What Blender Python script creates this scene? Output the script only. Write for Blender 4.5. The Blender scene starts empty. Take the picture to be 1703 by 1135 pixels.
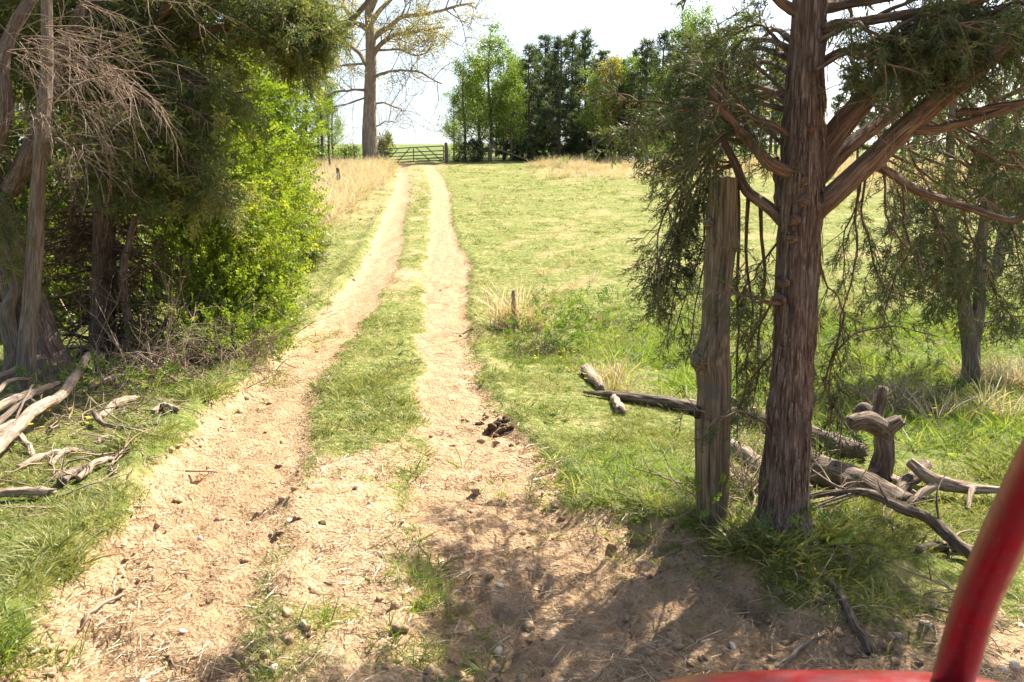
import bpy, math, random
import numpy as np
from mathutils import Vector

random.seed(7)
RNG = np.random.default_rng(11)
SC = bpy.context.scene
COL = SC.collection

# ------------------------------------------------------------------ camera, sky, sun, exposure
CAM_H = 1.9
PITCH = math.radians(9.26)
F = 1362.0                      # focal length in photo pixels (photo 1703 wide)
SUN_EL = math.radians(50)
SUN_AZ = math.radians(45)       # to the right of the view direction (+Y)

cam_d = bpy.data.cameras.new("camera")
cam_d.sensor_width = 36.0
cam_d.lens = 36.0 * F / 1703.0
cam_d.clip_start = 0.05
cam_d.clip_end = 3000
cam_d.dof.use_dof = True
cam_d.dof.focus_distance = 14.0
cam_d.dof.aperture_fstop = 9.0
cam = bpy.data.objects.new("camera", cam_d)
COL.objects.link(cam)
cam.location = (0, 0, CAM_H)
cam.rotation_euler = (math.pi / 2 - PITCH, 0, 0)
SC.camera = cam

world = bpy.data.worlds.new("World")
SC.world = world
world.use_nodes = True
wn = world.node_tree.nodes
wl = world.node_tree.links
bg = wn["Background"]
sky = wn.new("ShaderNodeTexSky")
sky.sky_type = 'NISHITA'
sky.sun_disc = False
sky.sun_elevation = SUN_EL
sky.sun_rotation = SUN_AZ
sky.air_density = 1.0
sky.dust_density = 3.0
sky.ozone_density = 1.0
wl.new(sky.outputs[0], bg.inputs[0])
bg.inputs[1].default_value = 0.09

sun_d = bpy.data.lights.new("sun", 'SUN')
sun_d.energy = 5.0
sun_d.angle = math.radians(0.55)
sun_d.color = (1.0, 0.95, 0.86)
sun = bpy.data.objects.new("sun", sun_d)
COL.objects.link(sun)
SUNV = Vector((math.sin(SUN_AZ) * math.cos(SUN_EL), math.cos(SUN_AZ) * math.cos(SUN_EL), math.sin(SUN_EL)))
sun.rotation_euler = (-SUNV).to_track_quat('-Z', 'Y').to_euler()
sun.location = (20, 20, 30)

SC.view_settings.view_transform = 'Standard'
SC.view_settings.look = 'None'
SC.view_settings.gamma = 1.0
SC.view_settings.exposure = 1.6
SC.render.engine = 'CYCLES'
SC.cycles.use_denoising = True
SC.cycles.max_bounces = 7
SC.cycles.diffuse_bounces = 3
SC.cycles.glossy_bounces = 2
SC.cycles.transmission_bounces = 4
SC.cycles.transparent_max_bounces = 4
SC.cycles.caustics_reflective = False
SC.cycles.caustics_refractive = False

# ------------------------------------------------------------------ noise and picture geometry
_T = np.random.default_rng(5).random((256, 256))

def vn(x, y, seed=0):
    x = np.asarray(x, float) + seed * 17.31
    y = np.asarray(y, float) + seed * 9.73
    xi = np.floor(x).astype(int); yi = np.floor(y).astype(int)
    fx = x - xi; fy = y - yi
    fx = fx * fx * (3 - 2 * fx); fy = fy * fy * (3 - 2 * fy)
    a = _T[xi & 255, yi & 255]; b = _T[(xi + 1) & 255, yi & 255]
    c = _T[xi & 255, (yi + 1) & 255]; d = _T[(xi + 1) & 255, (yi + 1) & 255]
    return (a * (1 - fx) + b * fx) * (1 - fy) + (c * (1 - fx) + d * fx) * fy

def fbm(x, y, seed=0, oct=4):
    s = 0; a = 0.5; t = 0
    for i in range(oct):
        s = s + a * vn(x * 2 ** i, y * 2 ** i, seed + i * 3); t += a; a *= 0.55
    return s / t

def sm(e0, e1, x):
    t = np.clip((x - e0) / (e1 - e0), 0, 1)
    return t * t * (3 - 2 * t)

CP, SP = math.cos(PITCH), math.sin(PITCH)

def ray(px, py):
    u = px - 851.5; v = py - 567.5
    return np.array([u, F * CP - v * SP, -F * SP - v * CP])

def P(px, py, Y):
    """the world point seen at photo pixel (px, py) at forward distance Y"""
    r = ray(px, py)
    return np.array([0, 0, CAM_H]) + r * (Y / r[1])

# height profile along the drive, smoothed
_py = np.array([-400, 0, 12, 15.6, 19.6, 24.3, 31.4, 37.7, 49, 61.5, 75, 95, 150, 300, 450, 900, 3000])
_pz = np.array([0, 0, 0, .17, .56, 1.0, 1.75, 2.5, 3.75, 5.15, 6.35, 8.1, 12.7, 24.2, 27, 22, 20])
_ty = np.linspace(-20, 120, 2801)
_tz = np.interp(_ty, _py, _pz)
_k = np.hanning(121); _k /= _k.sum()
_tz = np.convolve(np.pad(_tz, 60, mode='edge'), _k, mode='valid')
_tz[_ty > 112] = np.interp(_ty[_ty > 112], _py, _pz)

def base_z(Y):
    Y = np.asarray(Y, float)
    return np.where(Y < 112, np.interp(Y, _ty, _tz), np.interp(Y, _py, _pz))

def pg0(px, py):
    """ground point (smooth profile) seen at photo pixel"""
    r = ray(px, py); r = r / r[1]
    t = np.linspace(1.2, 140, 30000)
    z = CAM_H + r[2] * t
    h = z - base_z(t)
    i = int(np.argmax(h < 0))
    return np.array([r[0] * t[i], t[i], z[i]])

def line_x(pts):
    w = np.array([pg0(*p) for p in pts])
    o = np.argsort(w[:, 1])
    return w[o, 1], w[o, 0]

_BL = line_x([(-130, 1200), (20, 1080), (110, 960), (215, 840), (340, 690), (430, 605), (500, 550), (560, 490), (600, 440), (628, 380), (640, 355), (653, 325), (662, 295), (658, 279)])
_ML = line_x([(440, 1100), (450, 960), (480, 860), (510, 720), (545, 620), (590, 550), (640, 480), (662, 440), (668, 400), (672, 360), (683, 320), (682, 295), (674, 279)])
_MR = line_x([(720, 1100), (700, 960), (690, 860), (700, 720), (700, 620), (700, 560), (705, 480), (705, 440), (714, 400), (714, 360), (718, 320), (711, 290), (705, 279)])
_BR = line_x([(1500, 1060), (1290, 985), (1100, 900), (985, 850), (905, 775), (830, 690), (795, 620), (785, 560), (775, 480), (785, 440), (758, 400), (750, 360), (748, 320), (733, 290), (722, 279)])

def xBL(Y): return np.interp(Y, *_BL)
def xML(Y): return np.interp(Y, *_ML)
def xMR(Y): return np.interp(Y, *_MR)
def xBR(Y): return np.interp(Y, *_BR)

MOUND = (1.45, 4.62)
DIAG = []
for _p, _q in (((775, 452), (1130, 372)), ((790, 478), (1160, 400)), ((770, 430), (1010, 352)), ((800, 420), (1090, 345))):
    _a, _b = pg0(*_p), pg0(*_q); DIAG.append((_a[0], _a[1], _b[0], _b[1]))

def masks(X, Y):
    """dirt amount, rut amount, edge distances"""
    n = (fbm(X * 2.3, Y * 2.3, 3) - .5) * .55 + (fbm(X * 9, Y * 9, 8, 3) - .5) * .22
    far = sm(14, 40, Y)
    e = .17 + .03 * far
    l1 = X - xBL(Y) + n * .55; l2 = xML(Y) - X + n * .7
    r1 = X - xMR(Y) + n * .7; r2 = xBR(Y) - X + n * .55
    lane_l = sm(-e, e, np.minimum(l1, l2))
    lane_r = sm(-e, e, np.minimum(r1, r2))
    lane = np.maximum(lane_l, lane_r)
    inside = sm(-e, e, np.minimum(l1, r2))
    near = sm(8.4, 4.0, Y + n * 5)
    median = inside * (1 - lane)
    pat = sm(.42, .56, fbm(X * 1.7, Y * 1.7, 21, 3))
    dirt = np.maximum(lane, median * near * (.55 + .45 * pat))
    # the bare patches in the median further up
    dirt = np.maximum(dirt, median * sm(.60, .72, fbm(X * 1.1, Y * .8, 31, 3)) * .55)
    # crossing of the two ruts around 19 m
    dirt = np.maximum(dirt, median * np.exp(-((Y - 18.2) / 1.0) ** 2) * .8)
    # bare ground in front of the post and the cedar
    fr = sm(.3, -.3, (Y - (3.75 - .07 * (X - 1.0))) + n * 1.1) * sm(.2, .8, X - xMR(Y) + .5) 
    dirt = np.maximum(dirt, fr * (.6 + .4 * sm(.4, .5, fbm(X * 2, Y * 2, 77, 3))))
    # old diagonal wheel marks and thin spots across the pasture
    for (ax, ay, bx, by) in DIAG:
        ux, uy = bx - ax, by - ay; L = math.hypot(ux, uy)
        dd = np.abs((X - ax) * uy - (Y - ay) * ux) / L; tt = ((X - ax) * ux + (Y - ay) * uy) / L / L
        dirt = np.maximum(dirt, .46 * sm(.6, .1, dd + n * .5) * sm(0, .1, tt) * sm(1, .7, tt) * sm(.40, .58, fbm(X * 1.2, Y * 1.2, 113, 3)))
    dirt = np.maximum(dirt, .45 * sm(.60, .72, fbm(X * .55, Y * .55, 117, 4)) * sm(-6, -3, X) * sm(6, 9, Y))
    dirt = dirt * sm(63, 61.5, Y)
    return np.clip(dirt, 0, 1), lane_l, lane_r, l1, r2, fr

def micro(X, Y):
    return (fbm(X * 5, Y * 5, 41, 4) - .5)

def gz(X, Y):
    X = np.asarray(X, float); Y = np.asarray(Y, float)
    z = base_z(Y)
    dirt, ll, lr, l1, r2, fr = masks(X, Y)
    nearf = sm(45, 15, Y)
    z = z + (fbm(X * .35, Y * .35, 51, 3) - .5) * .16 * sm(2.5, 6, np.abs(X + .8))
    z = z - .10 * (ll + lr * .75) - .03 * fr
    # banks beside the ruts
    z = z + .10 * np.exp(-((l1 + .15) / .15) ** 2) * nearf + .05 * np.exp(-((r2 + .15) / .16) ** 2) * nearf
    # tyre lug marks on the banks
    ph = Y * 2 * math.pi / .17 + fbm(X * 2, Y * 2, 61, 2) * 5
    z = z + .024 * np.sin(ph) * (np.exp(-((l1 - .12) / .12) ** 2) + np.exp(-((r2 - .1) / .1) ** 2)) * sm(26, 12, Y)
    ph2 = Y * 2 * math.pi / .14 + X * 12 + fbm(X * 2, Y * 2, 63, 2) * 6
    z = z + .010 * np.sin(ph2) * (ll + lr) * .5 * sm(14, 6, Y) * sm(.45, .6, fbm(X * 1.5, Y * .6, 67, 2))
    # mound round the post and the cedar
    d = np.hypot((X - MOUND[0]) / 1.15, (Y - MOUND[1]) / .85)
    z = z + .14 * sm(1.05, .55, d + (fbm(X * 4, Y * 4, 71, 3) - .5) * .5)
    # broken earth
    z = z + micro(X, Y) * (.08 * dirt + .03) * nearf
    z = z + (fbm(X * 17, Y * 17, 43, 3) - .5) * .062 * (dirt * .9 + .1) * sm(13, 4, Y)
    # hoof pocks
    h = fbm(X * 6.5, Y * 6.5, 91, 2)
    z = z - .05 * sm(.66, .78, h) * dirt * sm(12, 6, Y)
    # wetter hollow on the right
    z = z - .18 * np.exp(-(((X - 5) / 3) ** 2 + ((Y - 9) / 3.5) ** 2))
    return z

def pg(px, py):
    r = ray(px, py); r = r / r[1]
    t = np.concatenate([np.linspace(1.5, 15, 3000), np.linspace(15.01, 120, 4000)])
    h = CAM_H + r[2] * t - gz(r[0] * t, t)
    i = int(np.argmax(h < 0))
    return np.array([r[0] * t[i], t[i], CAM_H + r[2] * t[i]])

def on_ground(x, y, dz=0.0):
    return np.array([x, y, float(gz(x, y)) + dz])

# ------------------------------------------------------------------ materials
def mat(name):
    m = bpy.data.materials.new(name); m.use_nodes = True
    nt = m.node_tree
    for n in list(nt.nodes): nt.nodes.remove(n)
    out = nt.nodes.new("ShaderNodeOutputMaterial")
    return m, nt, out

def N(nt, t, **kw):
    n = nt.nodes.new(t)
    for k, v in kw.items():
        if k.startswith("i_"):
            key = k[2:]
            key = int(key) if key.isdigit() else key
            n.inputs[key].default_value = v
        else:
            setattr(n, k, v)
    return n

def ramp(nt, fac, stops):
    r = N(nt, "ShaderNodeValToRGB")
    el = r.color_ramp.elements
    while len(el) < len(stops): el.new(0.5)
    for e, (p, c) in zip(el, stops):
        e.position = p
        e.color = (c, c, c, 1) if not hasattr(c, "__len__") else (*c, 1)
    nt.links.new(fac, r.inputs[0])
    return r.outputs[0]

def mixc(nt, fac, a, b, mode='MIX'):
    m = N(nt, "ShaderNodeMix", data_type='RGBA', blend_type=mode)
    for sock, v in ((m.inputs[0], fac), (m.inputs[6], a), (m.inputs[7], b)):
        if hasattr(v, "is_linked"): nt.links.new(v, sock)
        elif hasattr(v, "__len__"): sock.default_value = (*v, 1)
        else: sock.default_value = v
    return m.outputs[2]

def noise(nt, vec, scale, detail=4, rough=.55, dist=0.0):
    n = N(nt, "ShaderNodeTexNoise")
    n.inputs["Scale"].default_value = scale; n.inputs["Detail"].default_value = detail
    n.inputs["Roughness"].default_value = rough; n.inputs["Distortion"].default_value = dist
    if vec is not None: nt.links.new(vec, n.inputs["Vector"])
    return n.outputs[0]

def scaled(nt, vec, s):
    m = N(nt, "ShaderNodeMapping"); m.inputs["Scale"].default_value = s
    nt.links.new(vec, m.inputs[0]); return m.outputs[0]

def attr(nt, name):
    return N(nt, "ShaderNodeAttribute", attribute_name=name)

def bump(nt, h, strength, dist):
    b = N(nt, "ShaderNodeBump"); b.inputs["Strength"].default_value = strength; b.inputs["Distance"].default_value = dist
    nt.links.new(h, b.inputs["Height"]); return b.outputs[0]

def math_n(nt, op, a, b=0.0):
    m = N(nt, "ShaderNodeMath", operation=op)
    for s, v in ((m.inputs[0], a), (m.inputs[1], b)):
        if hasattr(v, "is_linked"): nt.links.new(v, s)
        else: s.default_value = v
    return m.outputs[0]

def leaf_mat(name, c0, c1, c2, trans=.4, gloss=.06, rough=.45, inst=False, tcol=1.3):
    m, nt, out = mat(name)
    fac = N(nt, "ShaderNodeObjectInfo").outputs["Random"] if inst else attr(nt, "tint").outputs["Fac"]
    col = ramp(nt, fac, [(0, c0), (.55, c1), (1, c2)])
    d = N(nt, "ShaderNodeBsdfDiffuse"); nt.links.new(col, d.inputs[0])
    t = N(nt, "ShaderNodeBsdfTranslucent")
    tc = mixc(nt, 1.0, col, (min(1, tcol), min(1, tcol * 1.0), .55), 'MULTIPLY')
    nt.links.new(tc, t.inputs[0])
    mx = N(nt, "ShaderNodeMixShader"); mx.inputs[0].default_value = trans
    nt.links.new(d.outputs[0], mx.inputs[1]); nt.links.new(t.outputs[0], mx.inputs[2])
    g = N(nt, "ShaderNodeBsdfGlossy"); g.inputs["Roughness"].default_value = rough
    g.inputs[0].default_value = (1, 1, 1, 1)
    m2 = N(nt, "ShaderNodeMixShader"); m2.inputs[0].default_value = gloss
    nt.links.new(mx.outputs[0], m2.inputs[1]); nt.links.new(g.outputs[0], m2.inputs[2])
    nt.links.new(m2.outputs[0], out.inputs[0])
    return m

def bark_mat(name, dark, mid, light, su=55, sv=5, bs=.8, bd=.012, rough=.9, blotch=None, lines=True):
    m, nt, out = mat(name)
    v = attr(nt, "bk").outputs["Vector"]
    st = scaled(nt, v, (su, su, sv))
    n1 = noise(nt, st, 1.0, 5, .65, 1.4)
    n2 = noise(nt, v, 9, 4, .6)
    nfine = noise(nt, scaled(nt, v, (su * 2.6, su * 2.6, sv * 1.6)), 1.0, 3, .6, .3)
    mixn = math_n(nt, 'ADD', math_n(nt, 'MULTIPLY', n1, .55), math_n(nt, 'MULTIPLY', nfine, .45))
    col = ramp(nt, mixn, [(.34, dark), (.48, mid), (.60, light)])
    col = mixc(nt, ramp(nt, n2, [(.35, 0.0), (.7, .35)]), col, mid)
    if blotch:
        n3 = noise(nt, v, 5.5, 5, .65)
        col = mixc(nt, ramp(nt, n3, [(.54, 0.0), (.64, .85)]), col, blotch)
    b = N(nt, "ShaderNodeBsdfPrincipled"); b.inputs["Roughness"].default_value = rough
    b.inputs["Specular IOR Level"].default_value = .2
    nt.links.new(col, b.inputs["Base Color"])
    hh = mixn
    nt.links.new(bump(nt, hh, bs, bd), b.inputs["Normal"])
    nt.links.new(b.outputs[0], out.inputs[0])
    return m

def plain_mat(name, c0, c1, scale=20, rough=.85, bs=.4, bd=.01, spec=.3):
    m, nt, out = mat(name)
    tc = N(nt, "ShaderNodeTexCoord").outputs["Object"]
    n1 = noise(nt, tc, scale, 5, .6)
    b = N(nt, "ShaderNodeBsdfPrincipled"); b.inputs["Roughness"].default_value = rough
    b.inputs["Specular IOR Level"].default_value = spec
    nt.links.new(ramp(nt, n1, [(.3, c0), (.7, c1)]), b.inputs["Base Color"])
    nt.links.new(bump(nt, n1, bs, bd), b.inputs["Normal"])
    nt.links.new(b.outputs[0], out.inputs[0])
    return m

def ground_mat():
    m, nt, out = mat("ground")
    pos = N(nt, "ShaderNodeNewGeometry").outputs["Position"]
    dirt = attr(nt, "dirt").outputs["Fac"]
    lush = attr(nt, "lush").outputs["Fac"]
    dry = attr(nt, "dry").outputs["Fac"]
    nb = noise(nt, pos, 1.3, 4, .6)
    nm = noise(nt, pos, 9, 5, .65)
    nf = noise(nt, pos, 55, 5, .7)
    vo = N(nt, "ShaderNodeTexVoronoi"); vo.inputs["Scale"].default_value = 38
    nt.links.new(pos, vo.inputs["Vector"])
    # dirt
    dc = ramp(nt, nm, [(.25, (.21, .12, .06)), (.43, (.42, .26, .14)), (.60, (.55, .375, .22)), (.8, (.64, .48, .32))])
    dc = mixc(nt, ramp(nt, nb, [(.35, 0.0), (.7, .5)]), dc, (.49, .33, .185))
    lane = attr(nt, "lane").outputs["Fac"]
    floor_n = ramp(nt, noise(nt, scaled(nt, pos, (3.5, .8, 1)), 1, 4, .65), [(.35, .25), (.62, 1.0)])
    dc = mixc(nt, math_n(nt, 'MULTIPLY', math_n(nt, 'MULTIPLY', lane, floor_n), .62), dc, (.30, .185, .10))
    speck = ramp(nt, nf, [(.34, 1.0), (.46, 0.0)])
    dc = mixc(nt, math_n(nt, 'MULTIPLY', speck, .75), dc, (.13, .08, .045))
    light = ramp(nt, nf, [(.62, 0.0), (.72, .7)])
    dc = mixc(nt, light, dc, (.62, .50, .35))
    # turf
    t1 = noise(nt, pos, 2.2, 5, .65)
    t2 = noise(nt, scaled(nt, pos, (11, 11, 11)), 1, 5, .75)
    gc = ramp(nt, t1, [(.3, (.085, .115, .020)), (.5, (.155, .18, .034)), (.72, (.26, .24, .07))])
    gc2 = ramp(nt, t2, [(.36, (.035, .055, .010)), (.5, (.18, .20, .045)), (.62, (.44, .39, .18))])
    gc = mixc(nt, .6, gc, gc2)
    gc = mixc(nt, math_n(nt, 'MULTIPLY', lush, .7), gc, (.08, .13, .024))
    straw = ramp(nt, noise(nt, pos, 1.6, 5, .75), [(.50, 0.0), (.66, .6)])
    gc = mixc(nt, straw, gc, (.42, .33, .16))
    gc = mixc(nt, math_n(nt, 'MULTIPLY', dry, .6), gc, (.42, .31, .17))
    # mix with a ragged edge
    e = math_n(nt, 'ADD', dirt, math_n(nt, 'MULTIPLY', math_n(nt, 'SUBTRACT', noise(nt, pos, 24, 4, .7), .5), 1.1))
    col = mixc(nt, ramp(nt, e, [(.38, 0.0), (.62, 1.0)]), gc, dc)
    b = N(nt, "ShaderNodeBsdfPrincipled"); b.inputs["Roughness"].default_value = .95
    b.inputs["Specular IOR Level"].default_value = .1
    nt.links.new(col, b.inputs["Base Color"])
    h = math_n(nt, 'ADD', math_n(nt, 'MULTIPLY', nf, .5), math_n(nt, 'ADD', nm, math_n(nt, 'MULTIPLY', vo.outputs[0], .35)))
    nt.links.new(bump(nt, h, 1.0, .05), b.inputs["Normal"])
    nt.links.new(b.outputs[0], out.inputs[0])
    return m

def paint_mat(name, c, rough=.25, coat=.5):
    m, nt, out = mat(name)
    tc = N(nt, "ShaderNodeTexCoord").outputs["Object"]
    n1 = noise(nt, tc, 30, 5, .65)
    b = N(nt, "ShaderNodeBsdfPrincipled")
    c2 = tuple(x * .72 + .01 for x in c)
    dust = ramp(nt, noise(nt, tc, 140, 4, .7), [(.60, 0.0), (.74, .35)])
    nt.links.new(mixc(nt, dust, ramp(nt, n1, [(.4, c2), (.6, c)]), (.30, .22, .16)), b.inputs["Base Color"])
    nt.links.new(ramp(nt, n1, [(.35, rough + .2), (.6, rough)]), b.inputs["Roughness"])
    b.inputs["Coat Weight"].default_value = coat
    b.inputs["Coat Roughness"].default_value = .12
    nt.links.new(b.outputs[0], out.inputs[0])
    return m

M = {}
M['ground'] = ground_mat()
M['grass'] = leaf_mat('grass', (.12, .155, .025), (.22, .245, .05), (.44, .38, .15), .45, .03, .6, inst=True)
M['tussock'] = leaf_mat('tussock', (.055, .10, .014), (.15, .20, .035), (.50, .44, .22), .4, .02, .6, inst=True)
M['grass_lush'] = leaf_mat('grass_lush', (.085, .155, .02), (.18, .26, .035), (.36, .40, .09), .55, .02, .55, inst=True)
M['dry'] = leaf_mat('dry_grass', (.44, .33, .20), (.58, .47, .32), (.68, .59, .44), .35, .02, .6, inst=True)
M['straw'] = leaf_mat('straw', (.30, .20, .10), (.48, .35, .19), (.60, .47, .29), .15, .05, .5, inst=True)
M['cedar'] = leaf_mat('cedar_leaf', (.036, .056, .020), (.082, .105, .036), (.19, .19, .065), .38, .035, .5)
M['cedar_warm'] = leaf_mat('cedar_leaf_warm', (.065, .092, .026), (.155, .180, .046), (.35, .33, .10), .5, .03, .5)
M['vine'] = leaf_mat('vine_leaf', (.09, .15, .016), (.20, .27, .028), (.42, .44, .07), .52, .02, .5)
M['weed'] = leaf_mat('weed_leaf', (.08, .15, .02), (.16, .25, .035), (.30, .36, .07), .45, .02, .5)
M['pine'] = leaf_mat('pine_leaf', (.046, .074, .042), (.09, .124, .064), (.18, .20, .09), .42, .02, .6)
M['spring'] = leaf_mat('spring_leaf', (.13, .21, .03), (.22, .32, .05), (.38, .45, .11), .5, .02, .5)
M['yellowleaf'] = leaf_mat('yellow_leaf', (.26, .25, .05), (.38, .34, .08), (.50, .46, .16), .5, .03, .5)
M['catkin'] = leaf_mat('catkin', (.36, .32, .12), (.52, .46, .20), (.62, .57, .32), .5, .03, .5)
M['cedar_bark'] = bark_mat('cedar_bark', (.040, .026, .018), (.165, .105, .073), (.40, .31, .25), 44, 5, 1.0, .045, blotch=(.19, .145, .115))
M['limb_bark'] = bark_mat('limb_bark', (.036, .022, .015), (.125, .076, .050), (.27, .19, .145), 45, 5, 1.0, .015)
M['grey_bark'] = bark_mat('grey_bark', (.07, .05, .036), (.16, .115, .085), (.29, .235, .185), 30, 3, .9, .012)
M['dead_wood'] = bark_mat('dead_wood', (.09, .058, .038), (.27, .19, .13), (.48, .38, .28), 40, 4, 1.0, .018, blotch=(.40, .34, .27))
M['dark_log'] = bark_mat('dark_log', (.035, .024, .017), (.115, .08, .056), (.27, .21, .155), 34, 4, 1.0, .02, blotch=(.24, .19, .145))
M['twig'] = bark_mat('twig', (.13, .085, .058), (.25, .175, .12), (.38, .29, .21), 60, 12, .3, .003)
M['oak_bark'] = bark_mat('oak_bark', (.14, .10, .075), (.25, .19, .145), (.40, .33, .27), 6, 1.2, 1.0, .05)
M['far_bark'] = bark_mat('far_bark', (.05, .038, .03), (.10, .075, .058), (.19, .15, .12), 10, 2, .8, .03)
M['post_wood'] = bark_mat('post_wood', (.025, .019, .014), (.15, .115, .072), (.33, .26, .16), 44, 1.6, 1.0, .03, blotch=(.13, .115, .095))
M['post_end'] = plain_mat('post_end', (.10, .075, .055), (.27, .21, .15), 40, .9)
M['stone'] = plain_mat('stone', (.46, .35, .24), (.70, .58, .44), 60, .9)
M['clod'] = plain_mat('clod', (.24, .15, .08), (.46, .31, .18), 60, .95, .8, .02)
M['dung'] = plain_mat('dung', (.055, .034, .02), (.15, .09, .05), 30, .95, 1.0, .03)
M['red'] = paint_mat('red_paint', (.19, .003, .007), .28, .22)
M['rubber'] = plain_mat('rubber', (.02, .02, .02), (.035, .033, .03), 40, .8)
M['steel'] = plain_mat('dark_steel', (.02, .02, .02), (.05, .045, .04), 40, .6)
M['gate'] = paint_mat('gate_paint', (.035, .055, .05), .4, .2)
M['wire'] = plain_mat('wire', (.22, .2, .18), (.35, .33, .3), 40, .5)
M['yellow'] = leaf_mat('yellow_flower', (.75, .50, .02), (.8, .6, .03), (.85, .65, .05), .3, .02, .5, inst=True)

# ------------------------------------------------------------------ mesh building
class MB:
    def __init__(self):
        self.V = []; self.Fs = []; self.T = []; self.B = []; self.n = 0
    def add(self, V, Fa, tint=0.5, bk=None):
        V = np.asarray(V, float)
        self.V.append(V)
        if not isinstance(Fa, list): Fa = [Fa]
        for f in Fa: self.Fs.append(np.asarray(f, int) + self.n)
        t = np.empty(len(V)); t[:] = tint
        self.T.append(t)
        self.B.append(V if bk is None else np.asarray(bk, float))
        self.n += len(V)
        return self
    def empty(self): return self.n == 0
    def tris(self): return sum(len(f) * (f.shape[1] - 2) for f in self.Fs)
    def mesh(self, name, m, smooth=True):
        V = np.concatenate(self.V)
        me = bpy.data.meshes.new(name)
        me.vertices.add(len(V)); me.vertices.foreach_set("co", V.astype(np.float32).ravel())
        loops = np.concatenate([f.ravel() for f in self.Fs]).astype(np.int32)
        tot = np.concatenate([np.full(len(f), f.shape[1]) for f in self.Fs])
        st = np.concatenate([[0], np.cumsum(tot)[:-1]]).astype(np.int32)
        me.loops.add(len(loops)); me.loops.foreach_set("vertex_index", loops)
        me.polygons.add(len(tot)); me.polygons.foreach_set("loop_start", st)
        me.polygons.foreach_set("use_smooth", np.full(len(tot), smooth))
        a = me.attributes.new("tint", 'FLOAT', 'POINT'); a.data.foreach_set("value", np.concatenate(self.T).astype(np.float32))
        a = me.attributes.new("bk", 'FLOAT_VECTOR', 'POINT'); a.data.foreach_set("vector", np.concatenate(self.B).astype(np.float32).ravel())
        me.update(calc_edges=True)
        if m is not None: me.materials.append(m)
        return me
    def build(self, name, m, parent=None, smooth=True, **tags):
        o = bpy.data.objects.new(name, self.mesh(name, m, smooth))
        COL.objects.link(o)
        if parent is not None:
            o.parent = parent
            o.location = -np.array(parent.location) if parent.parent is None else (0, 0, 0)
        for k, v in tags.items(): o[k] = v
        return o

def tag(o, label, cat, group=None, kind=None):
    if label: o['label'] = label
    if cat: o['category'] = cat
    if group: o['group'] = group
    if kind: o['kind'] = kind
    return o

def thing(name, loc, label, cat, group=None):
    o = bpy.data.objects.new(name, None)
    COL.objects.link(o)
    o.location = [float(c) for c in loc]
    o.empty_display_size = .2
    return tag(o, label, cat, group)

def copy_tree(o, loc, rz=0.0, s=1.0, sz=None):
    c = o.copy(); COL.objects.link(c)
    c.location = [float(v) for v in loc]; c.rotation_euler = (0, 0, rz); c.scale = (s, s, sz or s)
    for ch in o.children:
        d = ch.copy(); COL.objects.link(d); d.parent = c
    return c

def nrm(v):
    v = np.asarray(v, float)
    return v / np.maximum(np.linalg.norm(v, axis=-1, keepdims=True), 1e-9)

def catmull(pts, n):
    pts = np.asarray(pts, float)
    if len(pts) == 2:
        t = np.linspace(0, 1, n)[:, None]; return pts[0] * (1 - t) + pts[1] * t
    p = np.vstack([2 * pts[0] - pts[1], pts, 2 * pts[-1] - pts[-2]])
    m = len(pts) - 1
    u = np.linspace(0, m, n); i = np.minimum(u.astype(int), m - 1); f = (u - i)[:, None]
    a, b, c, d = p[i], p[i + 1], p[i + 2], p[i + 3]
    return .5 * ((2 * b) + (c - a) * f + (2 * a - 5 * b + 4 * c - d) * f ** 2 + (3 * b - a - 3 * c + d) * f ** 3)

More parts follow.
